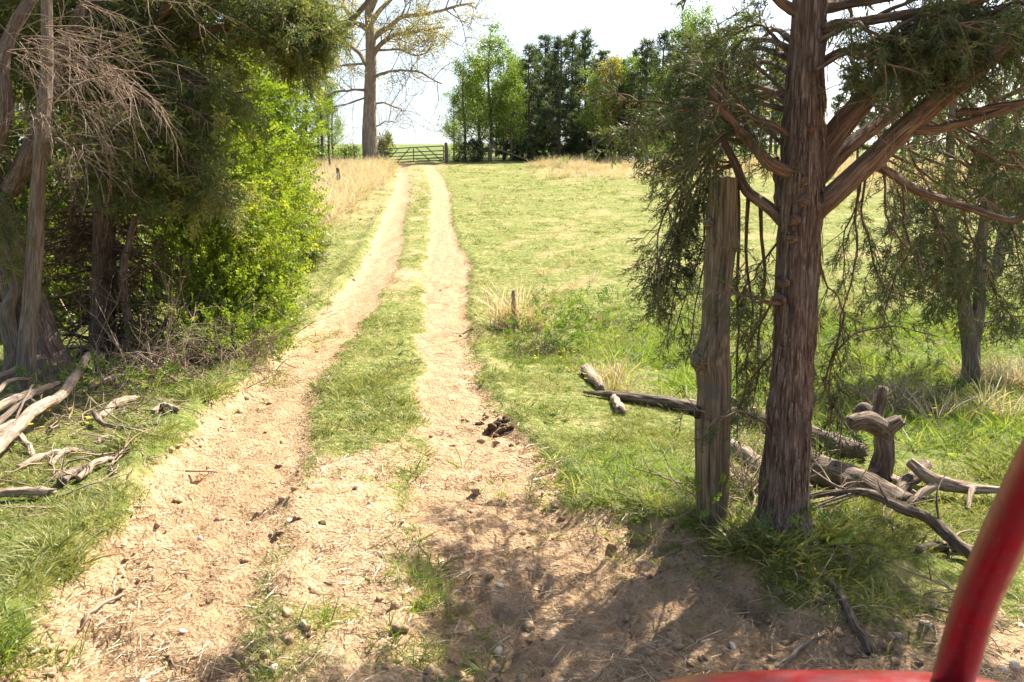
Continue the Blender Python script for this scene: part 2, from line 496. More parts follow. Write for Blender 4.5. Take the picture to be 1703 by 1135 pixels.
def tube(mb, pts, rad, sides=8, n=None, rough=0.0, seed=0, cap=True, ridge=None, tint=.5, wob=0.0, broken=0.0):
    pts = np.asarray(pts, float)
    n = n or max(3, len(pts))
    path = catmull(pts, n)
    if wob:
        s = np.linspace(0, 1, n)
        for ax in range(3):
            path[:, ax] += (vn(s * 6 + seed * 3.1, np.full(n, ax * 7.7 + seed), 4) - .5) * wob * np.sin(np.pi * np.clip(s, 0.02, 1)) 
    rad = np.interp(np.linspace(0, 1, n), np.linspace(0, 1, len(rad)), rad) if hasattr(rad, "__len__") else np.full(n, rad)
    tan = nrm(np.gradient(path, axis=0))
    ref = np.array([1., 0, 0]) if abs(tan[0][0]) < .8 else np.array([0, 1., 0])
    u = ref - tan[0] * ref.dot(tan[0]); u /= np.linalg.norm(u)
    U = np.empty((n, 3))
    for i in range(n):
        u = u - tan[i] * u.dot(tan[i]); u /= np.linalg.norm(u); U[i] = u
    W = np.cross(tan, U)
    a = np.arange(sides) / sides * 2 * np.pi
    ca, sa = np.cos(a), np.sin(a)
    s = np.concatenate([[0], np.cumsum(np.linalg.norm(np.diff(path, axis=0), axis=1))])
    R = rad[:, None] * np.ones(sides)
    if rough:
        q = vn((ca[None] * 1.6 + 3 + seed) * 1.3 + s[:, None] * .0, (sa[None] * 1.6 + 3) * 1.3 + s[:, None] / max(rad.max(), .01) * .55, seed)
        R = R * (1 + rough * (q - .5) * 2)
    if ridge:
        amp, fr, fl = ridge
        A = a[None] + vn(np.tile(s[:, None] * 2.2, (1, sides)), np.tile(ca[None] * 2, (n, 1)), 5) * .55
        q = vn(np.cos(A) * fr + 20, np.sin(A) * fr + s[:, None] * fl + 20, seed + 2) * .65 + vn(np.cos(A) * fr * 2.3 + 20, np.sin(A) * fr * 2.3 + s[:, None] * fl * 2 + 20, seed + 5) * .35
        R = R + amp * (np.abs(q - .5) * 2 - .35)
    V = path[:, None] + R[..., None] * (ca[None, :, None] * U[:, None] + sa[None, :, None] * W[:, None])
    if broken:
        V[-1] += tan[-1] * (RNG.random((sides, 1)) - .4) * broken
    V = V.reshape(-1, 3)
    bk = np.stack([np.broadcast_to(ca * .6, (n, sides)) * rad[:, None] * 1.6, np.broadcast_to(sa * .6, (n, sides)) * rad[:, None] * 1.6,
                   np.broadcast_to(s[:, None], (n, sides)) + seed * 1.7], -1).reshape(-1, 3)
    i = np.arange(n - 1)[:, None] * sides; j = np.arange(sides)[None]; k = (np.arange(sides)[None] + 1) % sides
    Q = np.stack([i + j, i + k, i + sides + k, i + sides + j], -1).reshape(-1, 4)
    fs = [Q]
    if cap:
        V = np.vstack([V, path[-1] + tan[-1] * rad[-1] * .15, path[0] - tan[0] * rad[0] * .1])
        bk = np.vstack([bk, bk[-1], bk[0]])
        c1 = len(V) - 2; c0 = len(V) - 1
        b = (n - 1) * sides
        fs.append(np.stack([b + np.arange(sides), b + (np.arange(sides) + 1) % sides, np.full(sides, c1)], -1))
        fs.append(np.stack([(np.arange(sides) + 1) % sides, np.arange(sides), np.full(sides, c0)], -1))
    mb.add(V, fs, tint, bk)
    return path, tan

def box(mb, c, h, rot=0.0, tint=.5):
    s = np.array([[-1, -1, -1], [1, -1, -1], [1, 1, -1], [-1, 1, -1], [-1, -1, 1], [1, -1, 1], [1, 1, 1], [-1, 1, 1]], float) * np.asarray(h)
    cr, sr = math.cos(rot), math.sin(rot)
    s[:, :2] = s[:, :2] @ np.array([[cr, sr], [-sr, cr]])
    mb.add(s + np.asarray(c), np.array([[0, 3, 2, 1], [4, 5, 6, 7], [0, 1, 5, 4], [1, 2, 6, 5], [2, 3, 7, 6], [3, 0, 4, 7]]), tint)

def place(mb, tpl, pos, dirs, scale, roll=None, tint=None):
    """copies of a small template (V, [F...]) laid along dirs"""
    V, Fa = tpl
    pos = np.asarray(pos, float); n = len(pos)
    if n == 0: return
    X = nrm(dirs)
    r = RNG.normal(size=(n, 3)) if roll is None else np.asarray(roll, float)
    Z = r - X * np.sum(r * X, 1, keepdims=True); Z = nrm(Z)
    Yv = np.cross(Z, X)
    Rm = np.stack([X, Yv, Z], 1)          # rows are the axes
    sc = np.broadcast_to(np.asarray(scale, float), (n,))
    W = np.einsum('vk,nkj->nvj', V, Rm) * sc[:, None, None] + pos[:, None]
    nv = len(V)
    t = RNG.random(n) if tint is None else np.broadcast_to(tint, (n,))
    off = (np.arange(n) * nv)
    fs = [(f[None] + off[:, None, None]).reshape(-1, f.shape[1]) for f in Fa]
    mb.add(W.reshape(-1, 3), fs, np.repeat(t, nv))

# templates -------------------------------------------------------
def strip(V, Fq, Ft, p0, p1, w, nrmv, bend=0.0):
    d = p1 - p0; L = np.linalg.norm(d); s = nrm(np.cross(d, nrmv)) * w
    mid = (p0 + p1) / 2 + nrm(nrmv) * bend * L
    b = len(V)
    V += [p0 - s * .6, p0 + s * .6, mid + s, mid - s, p1]
    Fq.append([b, b + 1, b + 2, b + 3]); Ft.append([b + 3, b + 2, b + 4])

def sprig_tpl(seed, n=12, L=.11, tl=.046, w=.0030):
    r = np.random.default_rng(seed)
    V = []; Fq = []; Ft = []
    stem = [np.array([L * t, (r.random() - .5) * .02, -.02 * t * t + (r.random() - .5) * .012]) for t in np.linspace(0, 1, 3)]
    for a, b in zip(stem[:-1], stem[1:]): strip(V, Fq, Ft, a, b, w * .7, np.array([0, 0, 1.]))
    for i in range(n):
        t = .04 + .96 * i / (n - 1)
        p = np.array([np.interp(t * 2, range(3), [q[k] for q in stem]) for k in range(3)])
        a = i * 2.4 + r.random()
        l = tl * (1.15 - .5 * t) * (.65 + .7 * r.random())
        d = nrm(np.array([.75 + .5 * r.random(), math.cos(a) * (.9 - .4 * t), math.sin(a) * .75]))
        strip(V, Fq, Ft, p, p + d * l, w * (.8 + .5 * r.random()), nrm(r.normal(size=3)), .08)
        for f in ((.35, .7) if i % 2 else (.5,)):
            q = p + d * l * f
            d2 = nrm(d + r.normal(size=3) * .75); sd = nrm(np.cross(d2, r.normal(size=3))) * w * .9
            b_ = len(V); V += [q - sd, q + sd, q + d2 * l * .55]; Ft.append([b_, b_ + 1, b_ + 2])
    return np.array(V), [np.array(Fq), np.array(Ft)]

def leaf_shoot(seed, n=11, L=.22, ll=.042, w=.017):
    r = np.random.default_rng(seed)
    V = []; Fq = []; Ft = []
    strip(V, Fq, Ft, np.zeros(3), np.array([L * .55, 0, .01]), .002, np.array([0, 0, 1.]))
    strip(V, Fq, Ft, np.array([L * .5, 0, .01]), np.array([L, .01, -.01]), .0015, np.array([0, 0, 1.]))
    for i in range(n):
        t = (i + .5) / n
        p = np.array([L * t, 0, .015 * math.sin(t * 3)])
        sgn = 1 if i % 2 else -1
        d = nrm(np.array([.5, sgn * (.6 + .4 * r.random()), (r.random() - .45) * 1.0]))
        up = nrm(np.array([0, 0, 1.]) + r.normal(size=3) * .55)
        l = ll * (.6 + .7 * r.random()); s = nrm(np.cross(d, up)) * w * (l / ll)
        m1 = p + d * l * .5
        b = len(V)
        V += [p, m1 + s + up * l * .1, p + d * l, m1 - s + up * l * .1]
        Ft += [[b, b + 1, b + 2], [b, b + 2, b + 3]]
    return np.array(V), [np.array(Fq), np.array(Ft)]

def clump_tpl(seed, n=12, L=.34, w=.03, flat=.5):
    """needle tuft for far pines"""
    r = np.random.default_rng(seed)
    V = []; Ft = []
    for i in range(n):
        d = r.normal(size=3); d[2] *= flat; d[0] = abs(d[0]) + .3; d = nrm(d)
        o = r.normal(size=3) * .09; l = L * (.5 + .7 * r.random())
        s = nrm(np.cross(d, r.normal(size=3))) * w
        b = len(V); V += [o - s, o + s, o + d * l]
        Ft.append([b, b + 1, b + 2])
    return np.array(V), [np.array(Ft)]

def leaf_clump(seed, n=9, spread=.28, l=.10, w=.035):
    r = np.random.default_rng(seed)
    V = []; Ft = []
    for i in range(n):
        o = r.normal(size=3) * spread * .5
        d = nrm(r.normal(size=3)); s = nrm(np.cross(d, r.normal(size=3))) * w
        b = len(V); V += [o, o + d * l * .5 + s, o + d * l, o + d * l * .5 - s]
        Ft += [[b, b + 1, b + 2], [b, b + 2, b + 3]]
    return np.array(V), [np.array(Ft)]

SPRIGS = [sprig_tpl(i) for i in range(4)]
SPRIGS_C = [sprig_tpl(20 + i, 9, .17, .080, .0062) for i in range(4)]
SHOOTS = [leaf_shoot(i) for i in range(3)]
CLUMPS = [clump_tpl(i) for i in range(4)]
LCLUMPS = [leaf_clump(i) for i in range(4)]

def scatter(mb, tpls, pos, dirs, scale, tint=None, roll=None):
    pos = np.asarray(pos); dirs = np.asarray(dirs); n = len(pos)
    if n == 0: return
    scale = np.broadcast_to(np.asarray(scale, float), (n,))
    k = RNG.integers(0, len(tpls), n)
    for i, t in enumerate(tpls):
        q = k == i
        place(mb, t, pos[q], dirs[q], scale[q], None if roll is None else roll[q], None if tint is None else np.asarray(tint)[q])

# ------------------------------------------------------------------ the ground sheet
def spaced(segs):
    out = [segs[0][0]]
    for (a, b, s0, s1) in segs:
        x = a; span = b - a
        while x < b - 1e-6:
            t = (x - a) / span
            x += s0 * (s1 / s0) ** t
            out.append(min(x, b))
    return np.unique(np.round(out, 5))

gy = spaced([(-60, -4, 8, 1.0), (-4, 2.2, .5, .06), (2.2, 8, .036, .06), (8, 20, .06, .20), (20, 70, .25, .9), (70, 200, 1.2, 8), (200, 900, 8, 90)])
xs_pos = spaced([(0, 2.6, .038, .042), (2.6, 9, .05, .22), (9, 40, .3, 1.8), (40, 600, 2, 70)])
gx = np.concatenate([-xs_pos[::-1][:-1], xs_pos])
GX, GY = np.meshgrid(gx, gy)
GZ = gz(GX, GY)
dirt_a, _ll, _lr, _l1, _r2, _fr = masks(GX, GY)
lane_a = np.clip(_ll * sm(.12, .45, _l1) + .7 * _lr * sm(.10, .3, _r2), 0, 1)

def lush_fn(X, Y):
    a = np.exp(-(((X - 5.2) / 3.4) ** 2 + ((Y - 9.5) / 4.5) ** 2)) * 1.1
    b = np.exp(-(((X - 1.1) / .8) ** 2 + ((Y - 5.3) / .9) ** 2))
    c = np.exp(-(((X + 3.2) / .7) ** 2)) * sm(20, 8, Y) * .5
    d = sm(64, 72, Y)
    return np.clip(np.maximum.reduce([a, b, c, d]), 0, 1)

def dry_fn(X, Y):
    n = fbm(X * .3, Y * .3, 15, 3)
    a = sm(-3.6, -5.4, X + (n - .5) * 2) * sm(24, 30, Y) * sm(64, 60, Y) * sm(-16, -12, X) 
    a = np.maximum(a, sm(-11, -14, X) * sm(12, 16, Y) * sm(64, 60, Y))
    b = sm(45, 52, Y + (n - .5) * 9) * sm(.5, 3, X) * sm(64, 61, Y)
    c = sm(15, 19, X - (Y - 30) * .1) * sm(16, 20, Y) * sm(64, 61, Y)
    return np.clip(np.maximum.reduce([a, b, c]) * (.6 + .6 * n), 0, 1)

ny, nx = GX.shape
V = np.stack([GX, GY, GZ], -1).reshape(-1, 3)
ii = (np.arange(ny - 1)[:, None] * nx + np.arange(nx - 1)[None]).ravel()
Q = np.stack([ii, ii + 1, ii + nx + 1, ii + nx], -1)
g = MB(); g.add(V, Q)
ground = g.build('ground', M['ground'])
for nm, arr in (("dirt", dirt_a), ("lane", lane_a), ("lush", lush_fn(GX, GY)), ("dry", dry_fn(GX, GY))):
    a = ground.data.attributes.new(nm, 'FLOAT', 'POINT'); a.data.foreach_set("value", arr.astype(np.float32).ravel())
tag(ground, 'sandy two-rut farm track climbing through short pasture turf', 'ground', kind='structure')

# ------------------------------------------------------------------ boughs
DOWN = np.array([0, 0, -1.0])

def bough(wood, leafs, path, r0, r1, nsub, sublen, droop, tpls, sscale, step=.05, start=.2, leafy=1.0, twigmb=None, side=None, n=14, sides=7):
    """a woody limb with side twigs that carry leaf sprays"""
    pts, tan = tube(wood, path, [r0, r1], sides, n, rough=.18, seed=int(RNG.integers(0, 60)), wob=.05)
    tw = twigmb or wood
    pos = []; dr = []
    for k in range(nsub):
        t = start + (1 - start) * (k + RNG.random()) / nsub
        i = min(int(t * (n - 1)), n - 1)
        p = pts[i]; d0 = tan[i]
        lat = RNG.normal(size=3); lat -= d0 * lat.dot(d0); lat = nrm(lat)
        if side is not None: lat = nrm(lat + side)
        d = nrm(d0 * .7 + lat * .9 + DOWN * droop * .4)
        L = sublen * (.55 + .75 * RNG.random()) * (1.15 - .45 * t)
        q = [p]
        m = 6
        dd = d
        for j in range(m):
            dd = nrm(dd + DOWN * droop * .28 + RNG.normal(size=3) * .12)
            q.append(q[-1] + dd * L / m)
        q = np.array(q)
        tube(tw, q, [max(r1 * .55, .004), .0015], 3, 6, cap=False)
        if leafy > 0:
            ns = max(2, int(L / step))
            for j in range(ns):
                if RNG.random() > leafy: continue
                s = .18 + .82 * (j + RNG.random()) / ns
                a = s * m; i0 = min(int(a), m - 1); f = a - i0
                pp = q[i0] * (1 - f) + q[i0 + 1] * f
                td = nrm(q[i0 + 1] - q[i0])
                lt = RNG.normal(size=3); lt -= td * lt.dot(td); lt = nrm(lt)
                pos.append(pp); dr.append(nrm(td * .75 + lt * .75 + DOWN * droop * .25))
    if pos:
        pos = np.array(pos); dr = np.array(dr)
        base = RNG.random() * .5
        scatter(leafs, tpls, pos, dr, sscale * (.7 + .6 * RNG.random(len(pos))), tint=np.clip(base + RNG.random(len(pos)) * .5, 0, 1))
    return pts

def dead_twigs(mb, origin, dirv, n, L, droop=.35, r=.006, sub=3):
    """a fan of bare, pale, drooping twigs"""
    for k in range(n):
        d = nrm(np.asarray(dirv) + RNG.normal(size=3) * .45)
        q = [np.asarray(origin) + RNG.normal(size=3) * .04]
        l = L * (.5 + .7 * RNG.random()); m = 6
        for j in range(m):
            d = nrm(d + DOWN * droop * .3 + RNG.normal(size=3) * .16)
            q.append(q[-1] + d * l / m)
        tube(mb, q, [r * (.6 + .5 * RNG.random()), r * .18], 4, 7, cap=False)
        for s in range(sub):
            j = RNG.integers(1, m); d2 = nrm(nrm(q[j + 1] - q[j]) + RNG.normal(size=3) * .55)
            p2 = [q[j]]
            for e in range(3):
                d2 = nrm(d2 + DOWN * droop * .35 + RNG.normal(size=3) * .15); p2.append(p2[-1] + d2 * l * .13)
            tube(mb, p2, [r * .42, r * .12], 3, 4, cap=False)

# ------------------------------------------------------------------ the red-barked cedar beside the post
def cedar_hero():
    b = pg(1300, 888); Y0 = b[1]
    cx = thing('cedar_tree', b, 'tall cedar with shaggy red-brown trunk standing beside the weathered post', 'tree')
    tr = MB()
    tp = [P(1297, 905, Y0), P(1303, 830, Y0), P(1312, 700, Y0), P(1322, 520, Y0), P(1328, 400, Y0), P(1334, 270, Y0), P(1340, 120, Y0), P(1347, -10, Y0), P(1355, -260, Y0), P(1362, -560, Y0 + .05), P(1372, -900, Y0 + .1)]
    pw = Y0 / 1300.
    tube(tr, tp, [.128, .122, .116, .110, .108, .108, .090, .080, .068, .05, .02], 72, 260, ridge=(.030, 10.5, 1.6), rough=.09, seed=3)
    trunk = tr.build('trunk', M['cedar_bark'], cx)
    # root flare
    for a, l in ((-2.6, .30), (-1.9, .24), (-.9, .34), (.1, .30), (1.4, .3), (2.6, .26)):
        rb = MB()
        c = np.array([tp[0][0] + .01, Y0, 0])
        d = np.array([math.cos(a), math.sin(a), 0])
        p0 = c + d * .05; p0[2] = b[2] + .26
        p1 = c + d * .095; p1[2] = b[2] + .10
        p2 = c + d * l * .72; p2[2] = float(gz(p2[0], p2[1])) - .03
        tube(rb, [p0, p1, p2], [.05, .062, .03], 14, 16, ridge=(.012, 5, 1.2), seed=int(a * 10) + 40)
        rb.build('root', M['cedar_bark'], cx)
    # peeling strips and burls
    for px, py, r in ((1322, 365, .034), (1336, 335, .04), (1304, 470, .026), (1335, 302, .035), (1300, 497, .024), (1345, 215, .03), (1318, 395, .03)):
        p = P(px, py, Y0 - .085)
        burl = MB(); tube(burl, [p + np.array([0, .06, 0]), p + np.array([.0, -.005, .0]), p + np.array([.004, -.035, -.004])], [r * 1.25, r, r * .55], 12, 8, rough=.35, seed=int(px))
        burl.build('burl', M['limb_bark'], cx)
    strips = MB()
    for k in range(260):
        z = .25 + 2.4 * RNG.random(); a = -math.pi * RNG.random()
        i = np.argmin([abs(q[2] - z) for q in tp]); c = tp[i]
        c = np.array([np.interp(z, [q[2] for q in tp], [q[0] for q in tp]), Y0, z])
        R = np.interp(z, [0, 1, 2, 3], [.137, .122, .113, .092])
        o = np.array([math.cos(a), math.sin(a), 0])
        L = .06 + .16 * RNG.random(); out = .008 + .02 * RNG.random(); w = .003 + .005 * RNG.random()
        t = np.array([-o[1], o[0], 0]) * w
        pts = [c + o * (R + .004), c + o * (R + out * .6) + np.array([0, 0, -L * .5]), c + o * (R + out * 1.3) + np.array([0, 0, -L])]
        V = []
        for q, s in zip(pts, (1, .8, .2)): V += [q - t * s, q + t * s]
        strips.add(V, np.array([[0, 1, 3, 2], [2, 3, 5, 4]]), .5)
    strips.build('bark_strips', M['cedar_bark'], cx, kind='stuff')
    # limbs seen in the picture, as (points px, py, Y) with radii
    Y = Y0
    limbs = [
        ([(1335, 372, Y), (1385, 325, Y - .05), (1450, 262, Y - .12), (1530, 195, Y - .2), (1620, 115, Y - .3), (1740, 20, Y - .4)], .062, .044),
        ([(1345, 285, Y), (1395, 215, Y + .02), (1455, 150, Y + .05), (1520, 85, Y + .1), (1600, 15, Y + .15), (1700, -80, Y + .2)], .064, .042),
        ([(1360, 300, Y + .08), (1410, 245, Y + .22), (1470, 195, Y + .4), (1540, 130, Y + .6), (1610, 60, Y + .8)], .044, .026),
        ([(1440, 270, Y + .05), (1478, 288, Y + .02), (1540, 322, Y), (1620, 347, Y - .06), (1682, 366, Y - .12), (1720, 350, Y - .2)], .024, .012),
        ([(1318, 290, Y - .05), (1282, 272, Y - .1), (1250, 238, Y - .15), (1222, 206, Y - .2), (1180, 150, Y - .25)], .034, .014),
        ([(1320, 392, Y - .02), (1282, 348, Y + .05), (1242, 318, Y + .10), (1222, 270, Y + .14), (1190, 210, Y + .2)], .034, .015),
        ([(1300, 345, Y), (1296, 310, Y + .1), (1292, 262, Y + .14)], .03, .014),
        ([(1590, 190, Y - .2), (1640, 182, Y - .25), (1730, 165, Y - .3)], .022, .014),
        ([(1520, 215, Y - .2), (1575, 212, Y - .2), (1640, 195, Y - .25), (1730, 160, Y - .3)], .026, .014),
        ([(1350, 55, Y), (1400, 42, Y - .1), (1480, 30, Y - .2), (1600, 5, Y - .3), (1720, -30, Y - .4)], .03, .015),
        ([(1350, 20, Y), (1400, 8, Y + .05), (1470, -5, Y + .1), (1560, -40, Y + .2)], .035, .02),
        ([(1335, 30, Y), (1300, 0, Y - .05), (1240, -40, Y - .1)], .03, .012),
    ]
    for path, r0, r1 in limbs:
        lb = MB()
        tube(lb, [P(*q) for q in path], [r0, r0 * .62 + r1 * .38, r1], 22, 46, ridge=(.010, 4.5, 1.6), rough=.12, seed=int(path[1][0]), wob=.02)
        lb.build('limb', M['limb_bark'], cx)
    wood = MB(); lf = MB(); tw = MB()
    S = SPRIGS
    def bg_(pts, nsub, sl, droop, sc=.75, r0=.012, leafy=.9, start=.2, step=.024):
        sc *= 1.25
        bough(wood, lf, [P(*q) for q in pts], r0, .003, nsub, sl, droop, S, sc, step=step, start=start, leafy=leafy, twigmb=tw)
    # curtain left of and behind the post
    for pts in ([(1215, 270, Y + .15), (1170, 275, Y + .3), (1130, 370, Y + .45), (1105, 480, Y + .5)],
                [(1222, 275, Y + .2), (1185, 300, Y + .4), (1160, 420, Y + .5), (1120, 560, Y + .55)],
                [(1200, 230, Y + .2), (1150, 290, Y + .35), (1100, 420, Y + .42), (1088, 520, Y + .45)],
                [(1215, 275, Y + .2), (1165, 300, Y + .5), (1130, 430, Y + .6), (1110, 560, Y + .6)],
                [(1240, 315, Y + .25), (1200, 330, Y + .5), (1165, 480, Y + .6), (1140, 610, Y + .6)],
                [(1170, 275, Y + .3), (1140, 300, Y + .4), (1125, 400, Y + .42), (1092, 440, Y + .4)],
                [(1190, 260, Y + .2), (1150, 330, Y + .55), (1120, 440, Y + .65), (1100, 520, Y + .7)],
                [(1200, 250, Y + .25), (1130, 310, Y + .5), (1095, 400, Y + .55), (1085, 480, Y + .6)]):
        bg_(pts, 16, .30, .5, .60, leafy=.55, r0=.008)
    for pts in ([(1245, 320, Y + .15), (1245, 420, Y + .3), (1250, 520, Y + .4), (1240, 610, Y + .45)],
                [(1265, 335, Y + .2), (1270, 460, Y + .35), (1262, 580, Y + .45), (1250, 690, Y + .5)],
                [(1225, 300, Y + .3), (1232, 450, Y + .45), (1222, 600, Y + .5), (1225, 660, Y + .5)]):
        bg_(pts, 12, .26, .75, .62, leafy=.62, start=.3)
    # a spray crossing the post and a low shoot in front of it
    bg_([(1300, 505, Y - .05), (1255, 498, Y - .2), (1215, 490, Y - .3), (1175, 480, Y - .35)], 8, .16, .3, .55, leafy=.8)
    bg_([(1290, 720, Y - .02), (1245, 690, Y - .15), (1200, 690, Y - .2), (1120, 680, Y - .1)], 9, .15, .3, .5, leafy=.6, r0=.008)
    # upper left crown
    for pts in ([(1225, 208, Y - .2), (1170, 190, Y - .1), (1090, 175, Y), (1010, 165, Y + .1)],
                [(1222, 206, Y - .2), (1190, 140, Y - .1), (1150, 100, Y), (1120, 130, Y + .1)],
                [(1250, 238, Y - .15), (1180, 225, Y), (1100, 215, Y + .1), (1030, 195, Y + .1)],
                [(1310, 250, Y), (1240, 180, Y + .2), (1200, 90, Y + .4), (1190, 30, Y + .5)],
                [(1325, 180, Y), (1280, 130, Y + .1), (1230, 100, Y + .2), (1200, 110, Y + .3)],
                [(1330, 120, Y), (1290, 60, Y + .1), (1250, 45, Y + .2), (1220, 60, Y + .2)],
                [(1230, 215, Y - .15), (1190, 240, Y - .1), (1160, 260, Y), (1120, 290, Y)],
                [(1250, 235, Y - .1), (1225, 160, Y), (1190, 120, Y), (1150, 150, Y)],
                [(1320, 230, Y), (1270, 200, Y - .2), (1215, 175, Y - .25), (1150, 190, Y - .3)],
                [(1300, 290, Y + .2), (1260, 250, Y + .5), (1200, 230, Y + .7), (1130, 240, Y + .8)]):
        bg_(pts, 15, .27, .35, .62, leafy=.62)
    for k in range(9):
        x = 1090 + 180 * RNG.random(); y = 70 + 200 * RNG.random(); dd = 1.3 + 1.7 * RNG.random()
        bough(wood, lf, [P(1318, y - 10, Y + .1), P((x + 1318) / 2, y - 30, Y + dd * .6), P(x, y, Y + dd), P(x - 40, y + 25, Y + dd)], .018, .004, 12, .36, .45, SPRIGS_C, .9, step=.06, leafy=.6, twigmb=tw, start=.4)
    for pts in ([(1300, 395, Y), (1270, 430, Y + .2), (1250, 470, Y + .3), (1225, 500, Y + .3)], [(1295, 480, Y), (1262, 540, Y + .2), (1245, 590, Y + .3), (1240, 640, Y + .35)], [(1355, 430, Y), (1380, 480, Y + .2), (1400, 520, Y + .3), (1440, 540, Y + .3)], [(1300, 560, Y + .1), (1265, 610, Y + .3), (1235, 660, Y + .4), (1225, 720, Y + .4)]):
        bg_(pts, 12, .2, .5, .56, leafy=.6, r0=.007)
    # hanging twigs under the right limb
    for pts, n_, lf_ in (([(1432, 290, Y), (1420, 400, Y + .02), (1405, 520, Y + .05), (1385, 590, Y + .08)], 9, .55),
                    ([(1440, 285, Y + .1), (1438, 380, Y + .15), (1470, 470, Y + .2), (1530, 500, Y + .25)], 14, .75),
                    ([(1470, 290, Y), (1480, 380, Y + .1), (1530, 440, Y + .2), (1580, 490, Y + .3)], 14, .8),
                    ([(1500, 300, Y + .1), (1510, 400, Y + .2), (1480, 470, Y + .3), (1470, 560, Y + .35)], 11, .6),
                    ([(1405, 520, Y + .05), (1395, 580, Y + .1), (1385, 650, Y + .12), (1380, 720, Y + .14)], 9, .7),
                    ([(1385, 590, Y + .1), (1420, 560, Y + .1), (1470, 545, Y + .15), (1560, 560, Y + .2)], 8, .6),
                    ([(1395, 560, Y + .1), (1375, 640, Y + .1), (1400, 690, Y + .1), (1395, 740, Y + .12)], 8, .75),
                    ([(1540, 322, Y), (1560, 380, Y + .1), (1590, 440, Y + .2), (1600, 540, Y + .3)], 16, .9),
                    ([(1600, 340, Y), (1620, 400, Y + .1), (1650, 470, Y + .2), (1660, 540, Y + .3)], 16, .9),
                    ([(1620, 347, Y), (1640, 330, Y + .2), (1690, 400, Y + .3), (1710, 520, Y + .3)], 14, .9),
                    ([(1560, 190, Y + .3), (1600, 240, Y + .5), (1650, 290, Y + .6), (1700, 330, Y + .6)], 14, .9),
                    ([(1500, 170, Y + .5), (1520, 260, Y + .6), (1560, 330, Y + .7), (1570, 420, Y + .7)], 14, .8),
                    ([(1430, 230, Y + .5), (1420, 330, Y + .6), (1400, 420, Y + .65), (1410, 500, Y + .6)], 10, .55),
                    ([(1450, 200, Y + .7), (1480, 290, Y + .8), (1500, 400, Y + .9), (1480, 500, Y + .9)], 12, .6)):
        bg_(pts, n_, .24, .7, .58, leafy=lf_ * .8, start=.15, r0=.007)
    # dense foliage along the top right
    for k in range(26):
        a = RNG.random(); x0 = 1380 + a * 300; y0 = 60 + (1 - a) * 40 - 80 * RNG.random()
        dy = RNG.random()
        bg_([(x0 - 40, y0 + 20, Y + .2 - .5 * dy), (x0 + 20, y0 - 10, Y + .1 - .5 * dy), (x0 + 70, y0 + 10, Y - .6 * dy), (x0 + 130, y0 + 30, Y - .6 * dy)], 11, .22, .4, .62, leafy=.9)
    for k in range(12):
        x0 = 1470 + 230 * RNG.random(); y0 = 130 + 170 * RNG.random(); dd = .4 + .9 * RNG.random()
        bg_([(x0 - 60, y0 - 30, Y + dd), (x0, y0, Y + dd), (x0 + 50, y0 + 30, Y + dd), (x0 + 90, y0 + 70, Y + dd)], 9, .26, .6, .62, leafy=.6)
    # bare pale twigs on the limbs
    for px, py, dv in ((1540, 230, (-.6, -.3, .3)), (1490, 200, (-.6, -.2, -.1)), (1440, 160, (-.7, -.3, .2)), (1600, 130, (-.3, -.4, .5)), (1560, 180, (.4, -.4, -.2)), (1480, 300, (.2, -.2, -.6))):
        dead_twigs(tw, P(px, py, Y - .15), dv, 4, .35, .2, .004, 2)
    # crown above the picture, which throws the shade on the track
    top = [q for q in tp]
    zz = np.array([q[2] for q in top]); xx = np.array([q[0] for q in top])
    for k in range(50):
        z = 2.9 + 3.3 * (k + RNG.random()) / 50
        a = RNG.random() * 2 * math.pi
        L = (2.3 - (z - 2.9) * .45) * (.75 + .4 * RNG.random())
        d = np.array([math.cos(a), math.sin(a), 0])
        if d[0] < -.2 and d[1] > .1: L *= .6
        if d[0] < 0 and z < 3.6: L *= .62
        if d[0] > .3: L *= 1.15
        c = np.array([np.interp(z, zz, xx), Y0, z])
        pts = [c, c + d * L * .4 + np.array([0, 0, .3]), c + d * L * .8 + np.array([0, 0, .32]), c + d * L + np.array([0, 0, .12])]
        bough(wood, lf, pts, .03, .006, 11, .40, .5, SPRIGS_C, 1.0, step=.075, leafy=.7, twigmb=tw, start=.25)
    for k in range(20):      # boughs on the big limbs right of the picture
        c = np.array([2.0 + 2.3 * RNG.random(), Y0 - .2 + 1.9 * RNG.random(), 3.0 + 1.6 * RNG.random()])
        d = nrm(np.array([RNG.normal(), RNG.normal(), .1]))
        bough(wood, lf, [c - d * .5, c, c + d * .5 + np.array([0, 0, .05]), c + d * .9], .02, .005, 13, .42, .5, SPRIGS_C, 1.2, step=.07, leafy=.7, twigmb=tw, start=.05)
    wood.build('branches', M['limb_bark'], cx, kind='stuff')
    tw.build('twigs', M['twig'], cx, kind='stuff')
    lf.build('crown', M['cedar'], cx, smooth=False, kind='stuff')
    return Y0
YC = cedar_hero()

